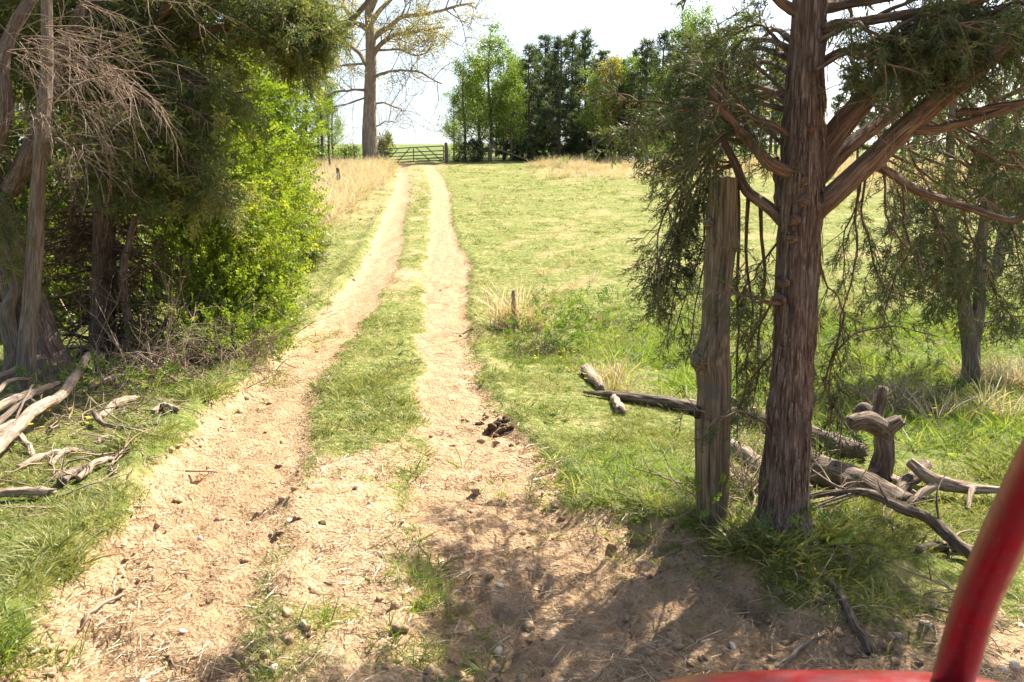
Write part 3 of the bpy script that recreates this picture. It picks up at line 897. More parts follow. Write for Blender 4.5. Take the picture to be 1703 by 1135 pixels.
# ------------------------------------------------------------------ the weathered post
def big_post():
    b = pg(1184, 868); Y0 = b[1] + .05
    o = thing('fence_post', b, 'tall weathered wooden gate post with two bulging knots, cedar sprays round it', 'post')
    s = Y0 / 1330.
    rows = [(880, 1183, 30), (840, 1184, 27), (760, 1184, 29), (700, 1185, 30), (650, 1187, 28.5), (618, 1186, 29), (598, 1183, 31), (575, 1186, 27), (540, 1190, 23), (480, 1193, 22.5), (420, 1198, 24), (405, 1200, 27), (385, 1201, 24.5), (340, 1202, 23), (297, 1203, 22.5)]
    mb = MB()
    pts = [P(x, y, Y0) for y, x, r in rows]
    zs = np.array([p[2] for p in pts])
    tube(mb, pts, list(np.interp(np.linspace(0, 1, 60), np.linspace(0, 1, len(rows)), [r[2] * s for r in rows])), 40, 150, ridge=(.006, 4, .55), rough=.06, seed=9, cap=False)
    mb.build('shaft', M['post_wood'], o)
    # sawn top with checks
    e = MB(); c = P(1203, 296.5, Y0); n = 28
    a = np.arange(n) / n * 2 * np.pi
    R = 22.5 * s * (1 + .05 * np.sin(a * 3))
    rim = np.stack([c[0] + np.cos(a) * R, c[1] + np.sin(a) * R, np.full(n, c[2])], 1)
    inn = np.stack([c[0] + np.cos(a) * R * .45, c[1] + np.sin(a) * R * .45, np.full(n, c[2] + .006) - (np.abs(np.sin(a * 2)) < .12) * .02], 1)
    V = np.vstack([rim, inn, [[c[0], c[1], c[2] + .004]]])
    q = np.array([[i, (i + 1) % n, n + (i + 1) % n, n + i] for i in range(n)])
    t = np.array([[n + i, n + (i + 1) % n, 2 * n] for i in range(n)])
    e.add(V, [q, t]); e.build('sawn_top', M['post_end'], o)
    for px, py, rr, dx in ((1188, 590, .062, -.012), (1162, 603, .052, -.03), (1213, 410, .038, .03), (1178, 372, .026, -.02)):
        k = MB(); p = P(px, py, Y0 - .055)
        tube(k, [p + np.array([-dx, .055, .01]), p + np.array([0, 0, 0]), p + np.array([dx * .5, -.022, -.004])], [rr * 1.1, rr * .95, rr * .45], 18, 12, rough=.22, seed=int(px), ridge=(.004, 3, 2))
        k.build('knot', M['post_wood'], o)
    k = MB(); p = P(1159, 686, Y0 - .06)
    box(k, p, (.012, .014, .034)); box(k, p + np.array([.0, -.012, .012]), (.009, .006, .008))
    k.build('wire_insulator', M['steel'], o)
    # drying cracks: narrow dark wedges of missing wood are cut as slim slats proud of the shaft
    for px, y0, y1 in ((1196, 302, 360), (1190, 300, 330), (1192, 500, 560), (1205, 440, 480)):
        k = MB(); tube(k, [P(px, y0, Y0 - 23 * s), P(px - 1, (y0 + y1) / 2, Y0 - 24 * s), P(px, y1, Y0 - 23 * s)], [.003, .005, .0015], 5, 8, seed=px)
        k.build('crack', M['steel'], o)
big_post()

# ------------------------------------------------------------------ logs and dead branches
def log(path, radii, label, m='dark_log', name='fallen_log', cat='log', stubs=(), group=None, sides=26, n=70, ridge=(.010, 5, 2.2), rough=.22, broken=.07, wob=.03):
    path = [np.asarray(p, float) for p in path]
    o = thing(name, (path[0][0], path[0][1], float(gz(path[0][0], path[0][1]))), label, cat, group)
    mb = MB()
    tube(mb, path, radii, sides, n, rough=rough, seed=int(abs(path[0][0] * 37 + path[-1][1] * 11)) % 50, ridge=ridge, broken=broken, wob=wob)
    mb.build('stem', M[m], o)
    for sp, sr in stubs:
        b = MB(); tube(b, [np.asarray(p, float) for p in sp], sr, 12, 16, rough=.2, seed=len(sp) + 5, ridge=(ridge[0] * .6, 3, 2), broken=.02)
        b.build('stub', M[m], o)
    return o

def G(px, py, dz=0.0):
    p = pg(px, py); p[2] += dz; return p

A = G(985, 668, .04)
l1 = [G(968, 660, .05), G(1060, 678, .09), G(1150, 700, .10)]
yb = l1[2][1]
log([G(970, 657, .03), G(1060, 671, .06), G(1150, 687, .065), G(1250, 708, .07), G(1340, 735, .075), G(1428, 768, .07)], [.012, .055, .064, .070, .078, .072],
    'long grey log lying behind the post with a sawn end in the grass')
log([G(1020, 662, .02), G(1032, 690, .04)], [.035, .045], 'short pale stick of wood propped under the thin end of the long log', 'dead_wood', 'fallen_branch', 'branch', n=14)
log([G(975, 622, .05), G(990, 640, .05), G(1000, 652, .04)], [.07, .05, .035], 'small splintered wood chunk near the thin end of the long log', 'dead_wood', 'fallen_branch', 'branch', n=14)
log([P(1190, 655, yb + .5), P(1230, 672, yb + .45), P(1290, 700, yb + .35)], [.02, .035, .04], 'thin grey branch lying over the long log behind the red-brown trunk', 'dead_wood', 'fallen_branch', 'branch', n=20)
log([G(1190, 730, .06), G(1235, 765, .06), G(1285, 800, .05)], [.04, .05, .055], 'short lichened log between the post and the shaggy trunk', 'dead_wood', 'fallen_log', n=24)
# forked stump
yf = G(1465, 800)[1]
o = log([P(1462, 795, yf), P(1468, 760, yf), P(1470, 722, yf), P(1478, 712, yf), P(1497, 700, yf)], [.085, .072, .065, .06, .045],
        'broken forked stump with stubby arms standing in sunny grass', 'dark_log', 'tree_stump', 'stump',
        stubs=[([P(1475, 720, yf), P(1440, 700, yf - .05), P(1410, 705, yf - .1)], [.062, .07, .05]), ([P(1445, 703, yf), P(1460, 685, yf + .05), P(1470, 645, yf + .1)], [.05, .042, .035]),
               ([P(1475, 715, yf), P(1440, 680, yf + .2), P(1425, 690, yf + .2)], [.04, .045, .04]), ([P(1462, 780, yf), P(1450, 785, yf - .1), P(1432, 798, yf - .2)], [.03, .02, .012])])
log([G(1332, 800, .10), G(1400, 815, .10), G(1450, 838, .09), G(1502, 858, .07)], [.10, .105, .095, .08], 'thick mossy log resting on bare earth behind the shaggy trunk', stubs=[])
log([G(1335, 850, .08), G(1420, 858, .14), G(1500, 880, .12), G(1560, 905, .10), G(1625, 940, .02)], [.012, .022, .030, .032, .03], 'long dark branch with side twigs lying before the thick mossy log', 'dark_log', 'fallen_branch', 'branch',
    stubs=[([G(1420, 858, .14), G(1385, 850, .16), G(1345, 832, .2)], [.014, .010, .004]), ([G(1420, 858, .14), G(1375, 862, .1), G(1340, 868, .06)], [.012, .008, .004]), ([G(1560, 905, .1), G(1555, 885, .28), G(1600, 860, .42)], [.006, .004, .002]), ([G(1475, 872, .13), G(1460, 868, .2), G(1455, 862, .24)], [.006, .004, .002])])
log([P(1512, 768, yf - .3), P(1545, 795, yf - .4), P(1575, 805, yf - .4), P(1620, 812, yf - .45), P(1670, 815, yf - .5)], [.03, .045, .05, .034, .02], 'pale crooked branch raised on a forked foot in the sunny grass', 'dead_wood', 'fallen_branch', 'branch',
    stubs=[([P(1562, 800, yf - .4), P(1535, 820, yf - .5), G(1515, 842, .02)], [.035, .03, .02]), ([P(1620, 812, yf - .45), P(1615, 818, yf - .5), G(1610, 850, 0)], [.02, .02, .012])])
log([G(1478, 800, .03), G(1500, 815, .04), G(1530, 840, .03)], [.02, .03, .035], 'bleached stick between the forked stump and the crooked branch', 'dead_wood', 'fallen_branch', 'branch', n=14)
log([G(1485, 840, .05), G(1515, 822, .10), G(1535, 805, .14)], [.03, .045, .05], 'rotten hollow log end tipped up beside the crooked branch', 'dark_log', 'fallen_log', n=16)
log([G(1525, 920, .02), G(1570, 915, .03), G(1620, 920, .02)], [.018, .025, .02], 'short dark stick on shaded bare soil beyond the long dark branch', 'dark_log', 'fallen_branch', 'branch', n=16)
log([G(1372, 968, .015), G(1400, 1000, .03), G(1425, 1050, .03), G(1445, 1090, .015)], [.010, .018, .021, .014], 'crooked bark-covered stick on the shaded track edge below the cedar', 'dark_log', 'fallen_branch', 'branch', n=26)
log([G(1290, 1115, .012), G(1330, 1085, .02), G(1365, 1065, .015)], [.006, .010, .008], 'thin grey forked stick on the shaded dirt', 'dead_wood', 'fallen_branch', 'branch', n=16)
log([G(1520, 1030, .012), G(1545, 1032, .012), G(1568, 1038, .012)], [.005, .007, .004], 'small twig on the sunlit dirt patch beside the red bar', 'dead_wood', 'fallen_branch', 'branch', n=10, sides=8)
log([G(135, 1050, .015), G(145, 1030, .025), G(165, 1018, .025), G(205, 993, .015)], [.011, .011, .009, .005], 'bent grey stick lying alone in the left wheel rut', 'dead_wood', 'fallen_branch', 'branch', n=22, sides=12)

# brush pile on the left
GP = 'dead branches in the brush pile beside the hedge'
brush = [
    ([(-40, 812, .10), (60, 725, .22), (110, 690, .20), (150, 632, .28)], [.042, .050, .046, .04], 'thick pale limb with pointed upper end, longest of the brush pile', 'dead_wood'),
    ([(-60, 745, .20), (40, 700, .22), (100, 672, .2)], [.04, .04, .028], 'stout pale limb under the long pointed limb of the brush pile', 'dead_wood'),
    ([(-30, 665, .15), (25, 655, .25), (68, 640, .30)], [.035, .032, .03], 'smooth pale branch lying on top of the brush pile before the tree trunks', 'dead_wood'),
    ([(-20, 752, .12), (20, 730, .22), (55, 712, .28)], [.028, .025, .014], 'grey-brown tapering stick leaning over the long pale limb', 'grey_bark'),
    ([(-30, 760, .12), (15, 745, .16), (35, 735, .16)], [.05, .045, .04], 'lichen-spotted forked branch end at the foot of the brush pile', 'dead_wood'),
    ([(25, 745, .14), (45, 752, .06), (60, 768, .0)], [.03, .026, .016], 'short forked prong under the lichen-spotted branch', 'dead_wood'),
    ([(30, 738, .2), (48, 720, .3), (60, 708, .36)], [.010, .010, .008], 'thin dark peg across the grey-brown stick', 'grey_bark'),
    ([(-20, 700, .12), (30, 690, .18), (75, 702, .14)], [.02, .02, .015], 'straight bleached stick lying level in the brush pile', 'dead_wood'),
    ([(160, 705, .10), (172, 715, .06), (215, 722, .05), (258, 712, .03)], [.035, .022, .018, .010], 'brown curved branch hooked at one end on the grass', 'dark_log'),
    ([(165, 698, .02), (195, 680, .05), (225, 672, .05)], [.03, .04, .035], 'weathered pale chunk of limb above the hooked branch', 'dead_wood'),
    ([(255, 690, .03), (272, 682, .05), (296, 688, .04)], [.02, .028, .02], 'splintered wood scrap at the turf edge above the rut', 'dead_wood'),
    ([(-30, 838, .05), (40, 832, .06), (85, 832, .05)], [.025, .030, .025], 'straight grey log half sunk in turf below the brush pile', 'dead_wood'),
    ([(105, 812, .04), (118, 800, .06), (140, 790, .04)], [.035, .034, .02], 'short stubby log with dark end in the turf', 'dark_log'),
    ([(130, 805, .04), (165, 782, .06), (185, 772, .04)], [.02, .026, .018], 'pale split stick beside the short stubby log', 'dead_wood'),
    ([(30, 785, .03), (75, 768, .05), (115, 758, .03)], [.022, .028, .018], 'bleached stick half hidden in turf below the pointed limb', 'dead_wood'),
    ([(85, 778, .03), (110, 762, .05), (132, 755, .03)], [.016, .022, .016], 'small forked stick just above the pale split stick', 'dead_wood'),
    ([(158, 745, .03), (168, 742, .05), (176, 735, .04)], [.018, .022, .015], 'small wood block in the turf under the hooked branch', 'dead_wood'),
    ([(150, 660, .10), (200, 648, .14), (245, 655, .08)], [.03, .034, .02], 'pale limb lying through leafy weeds at the hedge foot', 'dead_wood'),
    ([(185, 590, .35), (215, 608, .25), (255, 628, .15), (305, 645, .03)], [.03, .03, .022, .012], 'brown branch sloping out of the hedge to the grass', 'dead_wood'),
    ([(205, 592, .4), (225, 612, .2), (240, 632, .06)], [.022, .026, .018], 'short broken branch crossing the sloping hedge branch', 'dead_wood'),
    ([(-10, 720, .3), (20, 700, .36), (55, 690, .34)], [.02, .02, .014], 'grey stick crossing high over the stout pale limb', 'grey_bark'),
    ([(88, 540, .75), (115, 575, .5), (135, 600, .25), (138, 635, .05)], [.006, .010, .012, .012], 'thin bowed stem arching up from the brush pile', 'twig'),
]
for path, rr, lab, m in brush:
    log([G(*p) for p in path], rr, lab, m, 'fallen_branch', 'branch', group=GP, n=44, sides=20, wob=.02)

# ------------------------------------------------------------------ left hedge: cedars, creeper-clad shrub, undergrowth
def trunk_mesh(pts, radii, mname, parent, sides=30, n=90, ridge=(.012, 5, 1.1), name='trunk', seed=1, rough=.1):
    mb = MB(); tube(mb, pts, radii, sides, n, ridge=ridge, rough=rough, seed=seed, wob=.03)
    return mb.build(name, M[mname], parent)

def left_cedars():
    # the big leaning butt at the edge of the picture
    b = pg(60, 640); Y = b[1] + .4
    o = thing('cedar_tree', (b[0], Y, float(gz(b[0], Y))), 'old leaning cedar with fluted butt behind the slim trunk', 'tree')
    trunk_mesh([P(95, 650, Y), P(70, 590, Y), P(40, 500, Y), P(10, 390, Y), P(-40, 240, Y), P(-80, 60, Y), P(-100, -200, Y)], [.32, .23, .2, .18, .16, .13, .09], 'cedar_bark', o, ridge=(.045, 3.2, .6), seed=12)
    trunk_mesh([P(18, 650, Y - .2), P(22, 580, Y - .2), P(12, 520, Y - .25), P(25, 480, Y - .25), P(10, 420, Y - .2), P(-20, 330, Y - .2)], [.10, .085, .08, .05, .045, .04], 'grey_bark', o, 20, 60, (.012, 4, 1), 'limb', 13)
    trunk_mesh([P(15, 320, Y), P(45, 265, Y), P(75, 180, Y), P(100, 100, Y + .1), P(150, -20, Y + .3)], [.10, .10, .085, .07, .05], 'cedar_bark', o, 20, 60, (.014, 4, 1), 'limb', 14)
    trunk_mesh([P(-20, 280, Y - .3), P(10, 190, Y - .3), P(5, 100, Y - .3), P(40, 20, Y - .2), P(90, -60, Y)], [.08, .075, .07, .06, .05], 'cedar_bark', o, 20, 60, (.012, 4, 1), 'limb', 15)
    wood = MB(); tw = MB(); lf = MB()
    for px, py, dx, dy in ((30, 60, .9, -.3), (60, 120, .9, -.35), (110, 95, 1, -.2), (160, 60, 1, -.2), (60, 30, 1, -.1), (140, 140, .9, -.5), (100, 190, .9, -.5), (20, 150, .9, -.4), (200, 60, 1, -.3), (90, 60, .8, -.5), (180, 130, .8, -.6), (0, 220, .8, -.6), (130, 20, 1, -.3), (220, 110, .9, -.5), (40, 250, .9, -.5), (160, 190, .8, -.6), (-20, 90, 1, -.3), (230, 30, .9, -.4)):
        p = P(px + 30 * RNG.normal(), py + 20 * RNG.normal(), Y - .2 - 1.2 * RNG.random())
        dead_twigs(tw, p, (dx, -.3 + .4 * RNG.random(), dy + .35), 6, .85, .4, .006, 5)
    for k in range(60):
        x0 = -60 + 300 * RNG.random(); y0 = -40 + 190 * RNG.random(); d = Y + .3 + 1.5 * RNG.random()
        bough(wood, lf, [P(x0 - 80, y0 - 10, d), P(x0 - 20, y0 - 30, d), P(x0 + 40, y0 - 10, d), P(x0 + 90, y0 + 30, d)], .02, .006, 11, .45, .5, SPRIGS_C, 1.15, step=.055, leafy=.7, twigmb=tw)
    for px, py in ((-15, 350), (10, 380), (-10, 420)):
        bough(wood, lf, [P(px - 60, py - 20, Y - .6), P(px - 20, py - 10, Y - .7), P(px + 10, py, Y - .7), P(px + 25, py + 20, Y - .7)], .012, .004, 12, .28, .4, SPRIGS_C, .8, step=.05, leafy=.9, twigmb=tw)
    wood.build('branches', M['limb_bark'], o, kind='stuff'); tw.build('twigs', M['twig'], o, kind='stuff')
    lf.build('crown', M['cedar_warm'], o, smooth=False, kind='stuff')
    # slim straight trunk
    b2 = pg(45, 648); Y2 = b2[1] - .1
    o2 = thing('cedar_tree', (b2[0], Y2, float(gz(b2[0], Y2))), 'slim straight grey-brown trunk rising from the brush pile', 'tree')
    trunk_mesh([P(42, 655, Y2), P(47, 560, Y2), P(55, 450, Y2), P(63, 330, Y2), P(68, 230, Y2), P(75, 130, Y2 + .1), P(78, 20, Y2 + .2), P(80, -200, Y2 + .3)], [.105, .085, .08, .072, .066, .058, .05, .04], 'grey_bark', o2, 26, 90, (.008, 5, 1.4), seed=21)
    for pts, r in (([(66, 240, Y2), (90, 232, Y2 - .1), (115, 243, Y2 - .15)], .03), ([(70, 190, Y2), (20, 200, Y2 - .1), (-20, 225, Y2 - .2)], .02), ([(75, 110, Y2), (130, 95, Y2 - .2), (170, 105, Y2 - .3)], .022)):
        trunk_mesh([P(*q) for q in pts], [r, r * .8, r * .35], 'grey_bark', o2, 12, 24, (.004, 3, 2), 'limb', int(r * 1000))
    tw = MB()
    for px, py in ((112, 243), (120, 110), (60, 190), (165, 105), (150, 180), (130, 250)):
        dead_twigs(tw, P(px, py, Y2 - .15), (.8, -.2, -.2), 9, .6, .4, .007, 3)
    tw.build('twigs', M['twig'], o2, kind='stuff')
    # the dense cedar in the middle of the hedge
    b3 = pg(165, 615); Y3 = b3[1] + .5
    o3 = thing('cedar_tree', (b3[0], Y3, float(gz(b3[0], Y3))), 'dense dark cedar behind the creeper, limbs reaching toward the track', 'tree')
    trunk_mesh([P(168, 635, Y3), P(170, 560, Y3), P(172, 420, Y3), P(178, 280, Y3), P(200, 150, Y3), P(230, 40, Y3), P(260, -150, Y3)], [.17, .15, .14, .13, .115, .1, .07], 'cedar_bark', o3, 30, 90, (.02, 4, .9), seed=31)
    trunk_mesh([P(205, 628, Y3 - .3), P(215, 540, Y3 - .3), P(205, 460, Y3 - .3), P(225, 360, Y3 - .2)], [.06, .055, .05, .04], 'cedar_bark', o3, 16, 50, (.01, 3, 1), 'limb', 32)
    for pts, r in (([(200, 150, Y3), (262, 85, Y3 - .1), (330, 55, Y3 - .2), (400, 40, Y3 - .3), (480, 20, Y3 - .3)], .065), ([(215, 90, Y3), (250, 40, Y3 - .3), (310, -10, Y3 - .5), (390, -60, Y3 - .7)], .07),
                   ([(185, 250, Y3), (260, 200, Y3 + .2), (330, 170, Y3 + .4), (420, 150, Y3 + .5)], .05), ([(178, 300, Y3), (120, 345, Y3 - .3), (60, 362, Y3 - .4)], .035), ([(175, 350, Y3), (130, 352, Y3 - .5), (195, 345, Y3 - .9)], .03)):
        trunk_mesh([P(*q) for q in pts], [r, r * .75, r * .3], 'limb_bark', o3, 16, 40, (.008, 3, 1.5), 'limb', int(r * 1000) + 1)
    wood = MB(); tw = MB(); lf = MB()
    def B(x0, y0, d, w=70, dr=20, nsub=13, sl=.34, droop=.45, sc=.85, leafy=.85):
        bough(wood, lf, [P(x0 - w, y0 - 25, d + .25), P(x0 - w * .3, y0 - 20, d + .1), P(x0 + w * .4, y0, d), P(x0 + w, y0 + dr, d - .1)], .014, .004, nsub, sl, droop, SPRIGS_C, sc * 1.2, step=.042, leafy=leafy, twigmb=tw)
    # foliage hanging over the hedge, laid out where the photograph shows it
    for k in range(46):
        x = 150 + 220 * RNG.random(); y = 140 + 190 * RNG.random()
        B(x, y, Y3 - .1 - 1.3 * RNG.random(), 60, 25, leafy=.5)
    for k in range(52):
        t = RNG.random(); x = 180 + 310 * t; y = -30 + (190 - 85 * t) * RNG.random()
        B(x, y, Y3 - .4 - .5 * t + 1.1 * RNG.random(), 65, 20, leafy=.55)
    for k in range(16):
        t = RNG.random(); x = 450 + 65 * t; y = 0 + 110 * RNG.random() * (1 - .3 * t)
        B(x, y, Y3 - .5 + .6 * RNG.random(), 50, 30, 12, .32, .5)
    for k in range(13):     # crown above the picture
        x = 20 + 300 * RNG.random(); y = -60 - 380 * RNG.random()
        B(x, y, Y3 - .6 + 2.2 * RNG.random(), 110, 20, 10, .5, .5, 1.2, .8)
    # dead lower branches inside
    for k in range(66):
        y = 290 + 290 * RNG.random()
        s = 1 if RNG.random() > .4 else -1
        p = P(172 + 10 * s, y, Y3)
        dead_twigs(wood, p, (s * .9, -.5 + 1.1 * RNG.random() - .3, .1 * RNG.normal()), 3, .9, .15, .018, 4)
    wood.build('branches', M['limb_bark'], o3, kind='stuff'); tw.build('twigs', M['twig'], o3, kind='stuff')
    lf.build('crown', M['cedar_warm'], o3, smooth=False, kind='stuff')
    return Y3
Y3 = left_cedars()

def leafy_mass(parts, tpls, scale, n, up=.35, shell=.55, hollow=None):
    """shoots spread over lumpy ellipsoids; parts = [(centre, radii, weight)]"""
    mbp = []; mbd = []
    w = np.array([p[2] for p in parts], float); w /= w.sum()
    for (c, r, _), k in zip(parts, RNG.multinomial(n, w)):
        d = nrm(RNG.normal(size=(k, 3)))
        a = np.arctan2(d[:, 1], d[:, 0])
        lump = .72 + .55 * fbm(a * 1.9 + 9, d[:, 2] * 2.6 + 5, int(abs(c[0] * 7)) % 9, 3)
        rad = lump * (1 - shell * RNG.random(k) ** 1.7)
        gap = fbm(a * 3.1 + 4, d[:, 2] * 4 + 3, int(abs(c[1] * 5)) % 9 + 4, 2) > .34
        p = np.asarray(c) + d * np.asarray(r) * rad[:, None]
        dd = nrm(d + np.array([0, 0, up]) + RNG.normal(size=(k, 3)) * .55)
        keep = gap & (p[:, 2] > gz(p[:, 0], p[:, 1]) + .02)
        mbp.append(p[keep]); mbd.append(dd[keep])
    return np.concatenate(mbp), np.concatenate(mbd)

def stems_to(mb, base, pts, n, r=.01, jit=.25):
    idx = RNG.integers(0, len(pts), n)
    for i in idx:
        q = pts[i]
        b0 = base + RNG.normal(size=3) * np.array([jit, jit, 0]); b0[2] = float(gz(b0[0], b0[1])) - .02
        mid = b0 * .55 + q * .45 + RNG.normal(size=3) * .12; mid[2] = b0[2] + (q[2] - b0[2]) * .6
        tube(mb, [b0, mid, q], [r, r * .7, r * .25], 5, 9, cap=False)

def creeper_shrub():
    b = pg(405, 585)
    o = thing('leafy_shrub', (b[0] - .5, b[1] + .6, float(gz(b[0] - .5, b[1] + .6))), 'tall bright green creeper-clad shrub bulging from the hedge toward the track', 'shrub')
    D = b[1]
    parts = []
    for px, py, d, rx, rz, w in ((395, 240, D + 1.0, .62, .62, 1.1), (440, 330, D + 1.4, .55, .6, 1.0), (370, 370, D + .4, .62, .75, 1.6), (430, 430, D + .9, .55, .65, 1.3), (345, 300, D + .2, .6, .6, 1.1), (330, 440, D - .1, .5, .5, .45),
                                 (385, 500, D + .1, .5, .55, 1.2), (440, 500, D + .6, .38, .42, .8), (420, 170, D + 1.5, .5, .5, .7), (450, 250, D + 2.2, .5, .7, .8), (395, 555, D, .42, .32, .6), (470, 300, D + 3, .5, .8, .6), (300, 350, D - .2, .45, .5, .3), (300, 230, D - .2, .6, .5, .35), (390, 120, D + .9, .6, .5, .55), (470, 190, D + 2.5, .6, .6, .7), (440, 110, D + 1.8, .5, .4, .35), (320, 60, D, .7, .5, .2), (350, 565, D - .6, .4, .28, .35), (430, 565, D + .2, .4, .28, .4), (490, 380, D + 3.4, .5, .6, .4)):
        parts.append((P(px, py, d), (rx, rx * 1.1, rz), w))
    pos, dr = leafy_mass(parts, SHOOTS, 1, 7400)
    lf = MB(); scatter(lf, SHOOTS, pos, dr, .85 + .5 * RNG.random(len(pos)), tint=np.clip(.15 + .75 * fbm(pos[:, 0] * 2 + 50, pos[:, 2] * 2 + 50, 3, 3) + .35 * (RNG.random(len(pos)) - .5), 0, 1))
    st = MB(); stems_to(st, np.array([b[0] - .8, b[1] + .8, 0]), pos, 110, .011, .22)
    st.build('stems', M['twig'], o, kind='stuff'); lf.build('foliage', M['vine'], o, smooth=False, kind='stuff')
    # grey limb that leans out of the shrub over the track
    lim = MB(); tube(lim, [P(405, 190, D + 2.2), P(440, 165, D + 2.2), P(480, 140, D + 2.2), P(530, 95, D + 2.2), P(580, 40, D + 2.2), P(640, -30, D + 2.2)], [.09, .085, .08, .06, .045, .03], 16, 50, rough=.2, ridge=(.01, 3, 1.5), seed=44)
    lim.build('limb', M['grey_bark'], o)
creeper_shrub()

def hedge_tree(px, Y, parts, n, scale, m, label):
    b = base_at_early(px, Y); o = thing('hedge_tree', b, label, 'tree')
    pos, dr = leafy_mass([((b[0] + c[0], b[1] + c[1], b[2] + c[2]), r, w) for c, r, w in parts], SHOOTS, 1, n)
    lf = MB(); scatter(lf, SHOOTS, pos, dr, scale * (.7 + .6 * RNG.random(len(pos))))
    st = MB(); stems_to(st, b.copy(), pos, 46, .03, .3)
    tr = MB(); tube(tr, [b + np.array([0, 0, -.1]), b + np.array([.1, 0, 1.6]), b + np.array([0, .1, 3.6]), b + np.array([.2, 0, 5.6])], [.15, .12, .09, .03], 12, 30, rough=.15, seed=3)
    tr.build('trunk', M['grey_bark'], o); st.build('stems', M['grey_bark'], o, kind='stuff'); lf.build('crown', M[m], o, smooth=False, kind='stuff')
def base_at_early(px, Y): return on_ground(P(px, 270, Y)[0], Y)
hedge_tree(-20, 12.5, [((0, 0, 2.2), (1.7, 1.3, 1.6), 1), ((.3, 0, 4.4), (1.8, 1.4, 1.5), 1)], 1300, 1.9, 'cedar_warm', 'leafy tree behind the old leaning cedar')
hedge_tree(130, 13.5, [((0, 0, 2.0), (1.6, 1.3, 1.5), 1), ((.2, 0, 4.6), (1.8, 1.4, 1.6), 1)], 1300, 1.9, 'weed', 'leafy tree behind the slim straight trunk')
hedge_tree(300, 16, [((0, 0, 2.0), (1.5, 1.3, 1.4), 1), ((-.3, 0, 4.4), (1.5, 1.3, 1.5), .8)], 1100, 1.9, 'weed', 'leafy tree behind the creeper-clad shrub')

def shrub(name, px, py, parts, tpls, n, scale, m, label, cat='shrub', stems=40, group=None, r=.008, dz=0.0, stem_m='twig'):
    b = pg(px, py)
    o = thing(name, b, label, cat, group)
    pp = [((b[0] + c[0], b[1] + c[1], b[2] + c[2]), rr, w) for c, rr, w in parts]
    pos, dr = leafy_mass(pp, tpls, 1, n)
    lf = MB(); scatter(lf, tpls, pos, dr, scale * (.7 + .6 * RNG.random(len(pos))))
    st = MB(); stems_to(st, b.copy(), pos, stems, r, parts[0][1][0] * .35)
    st.build('stems', M[stem_m], o, kind='stuff'); lf.build('foliage', M[m], o, smooth=False, kind='stuff')
    return o

shrub('cedar_bush', 497, 450, [((-.35, .5, .75), (.62, .6, .85), 1), ((.05, .2, .55), (.5, .5, .6), .7)], SPRIGS_C, 1500, 1.1, 'cedar_warm', 'feathery olive-green young cedar at the far end of the hedge', stems=30)
shrub('bramble', 285, 610, [((0, .2, .5), (.65, .5, .55), 1), ((.55, .6, .35), (.5, .5, .4), .8)], SHOOTS, 420, .7, 'vine', 'twiggy half-bare bramble at the hedge foot below the creeper', stems=420, r=.005)
def dry_brush(label, spots, n, L):
    c = pg(*spots[0]); o = thing('dry_brush', c, label, 'brush')
    tw = MB()
    for px, py in spots:
        p = pg(px, py)
        for k in range(n):
            q = p + np.array([RNG.normal() * .28, RNG.normal() * .22, 0]); q[2] = float(gz(q[0], q[1])) - .01
            dead_twigs(tw, q, (RNG.normal() * .5 + .1, RNG.normal() * .3 - .15, 1.0), 1, L * (.5 + .6 * RNG.random()), .45, .0075, 5)
    tw.build('canes', M['dead_wood'], o, kind='stuff')
dry_brush('tangle of leafless dry canes at the sunny hedge foot', [(260, 638), (310, 625), (350, 612), (390, 602), (300, 600), (220, 640), (240, 600)], 26, 1.25)
dry_brush('thin dead canes standing round the brush pile', [(120, 655), (30, 690), (180, 650)], 9, .6)
shrub('low_bush', 420, 590, [((-.1, .2, .2), (.5, .45, .28), 1), ((-.6, -.3, .18), (.4, .35, .22), .7)], SHOOTS, 420, .7, 'weed', 'low leafy weeds where the creeper meets the track bank', stems=25)
shrub('low_bush', 165, 655, [((0, .1, .14), (.5, .3, .2), 1), ((.5, .1, .1), (.4, .3, .15), .7), ((-.5, -.1, .1), (.35, .3, .15), .5)], SHOOTS, 260, .6, 'weed', 'sprawling leafy weeds growing through the brush pile', stems=14)
shrub('low_bush', 905, 590, [((0, .3, .3), (.48, .4, .38), 1), ((.35, .2, .2), (.35, .3, .25), .5)], SHOOTS, 520, .62, 'weed', 'low pale green bush beside the short leaning stake', stems=60, r=.004)
shrub('low_bush', 1180, 880, [((.1, .02, .12), (.4, .22, .16), 1), ((.42, .0, .08), (.25, .2, .1), .5)], SHOOTS, 120, .42, 'weed', 'dark leafy weeds growing round the foot of the post', stems=14, r=.003)
shrub('low_bush', 1310, 920, [((.05, .0, .06), (.3, .16, .1), 1)], SHOOTS, 60, .36, 'weed', 'small rosette weeds before the shaggy trunk base', stems=8, r=.003)
shrub('low_bush', 1240, 820, [((0, .1, .22), (.32, .3, .28), 1)], SPRIGS, 150, .8, 'cedar_warm', 'dead-looking brush between the post and the shaggy trunk', stems=90, r=.004)
shrub('low_bush', 1500, 690, [((0, .3, .22), (.7, .5, .3), 1)], SPRIGS_C, 150, .8, 'cedar_warm', 'straggly twig bush behind the forked stump', stems=120, r=.004)
shrub('low_bush', 1005, 545, [((0, .3, .2), (.6, .5, .3), 1)], SHOOTS, 130, .8, 'weed', 'small dark bush at the pasture edge beyond the leaning stake', stems=30, r=.004)
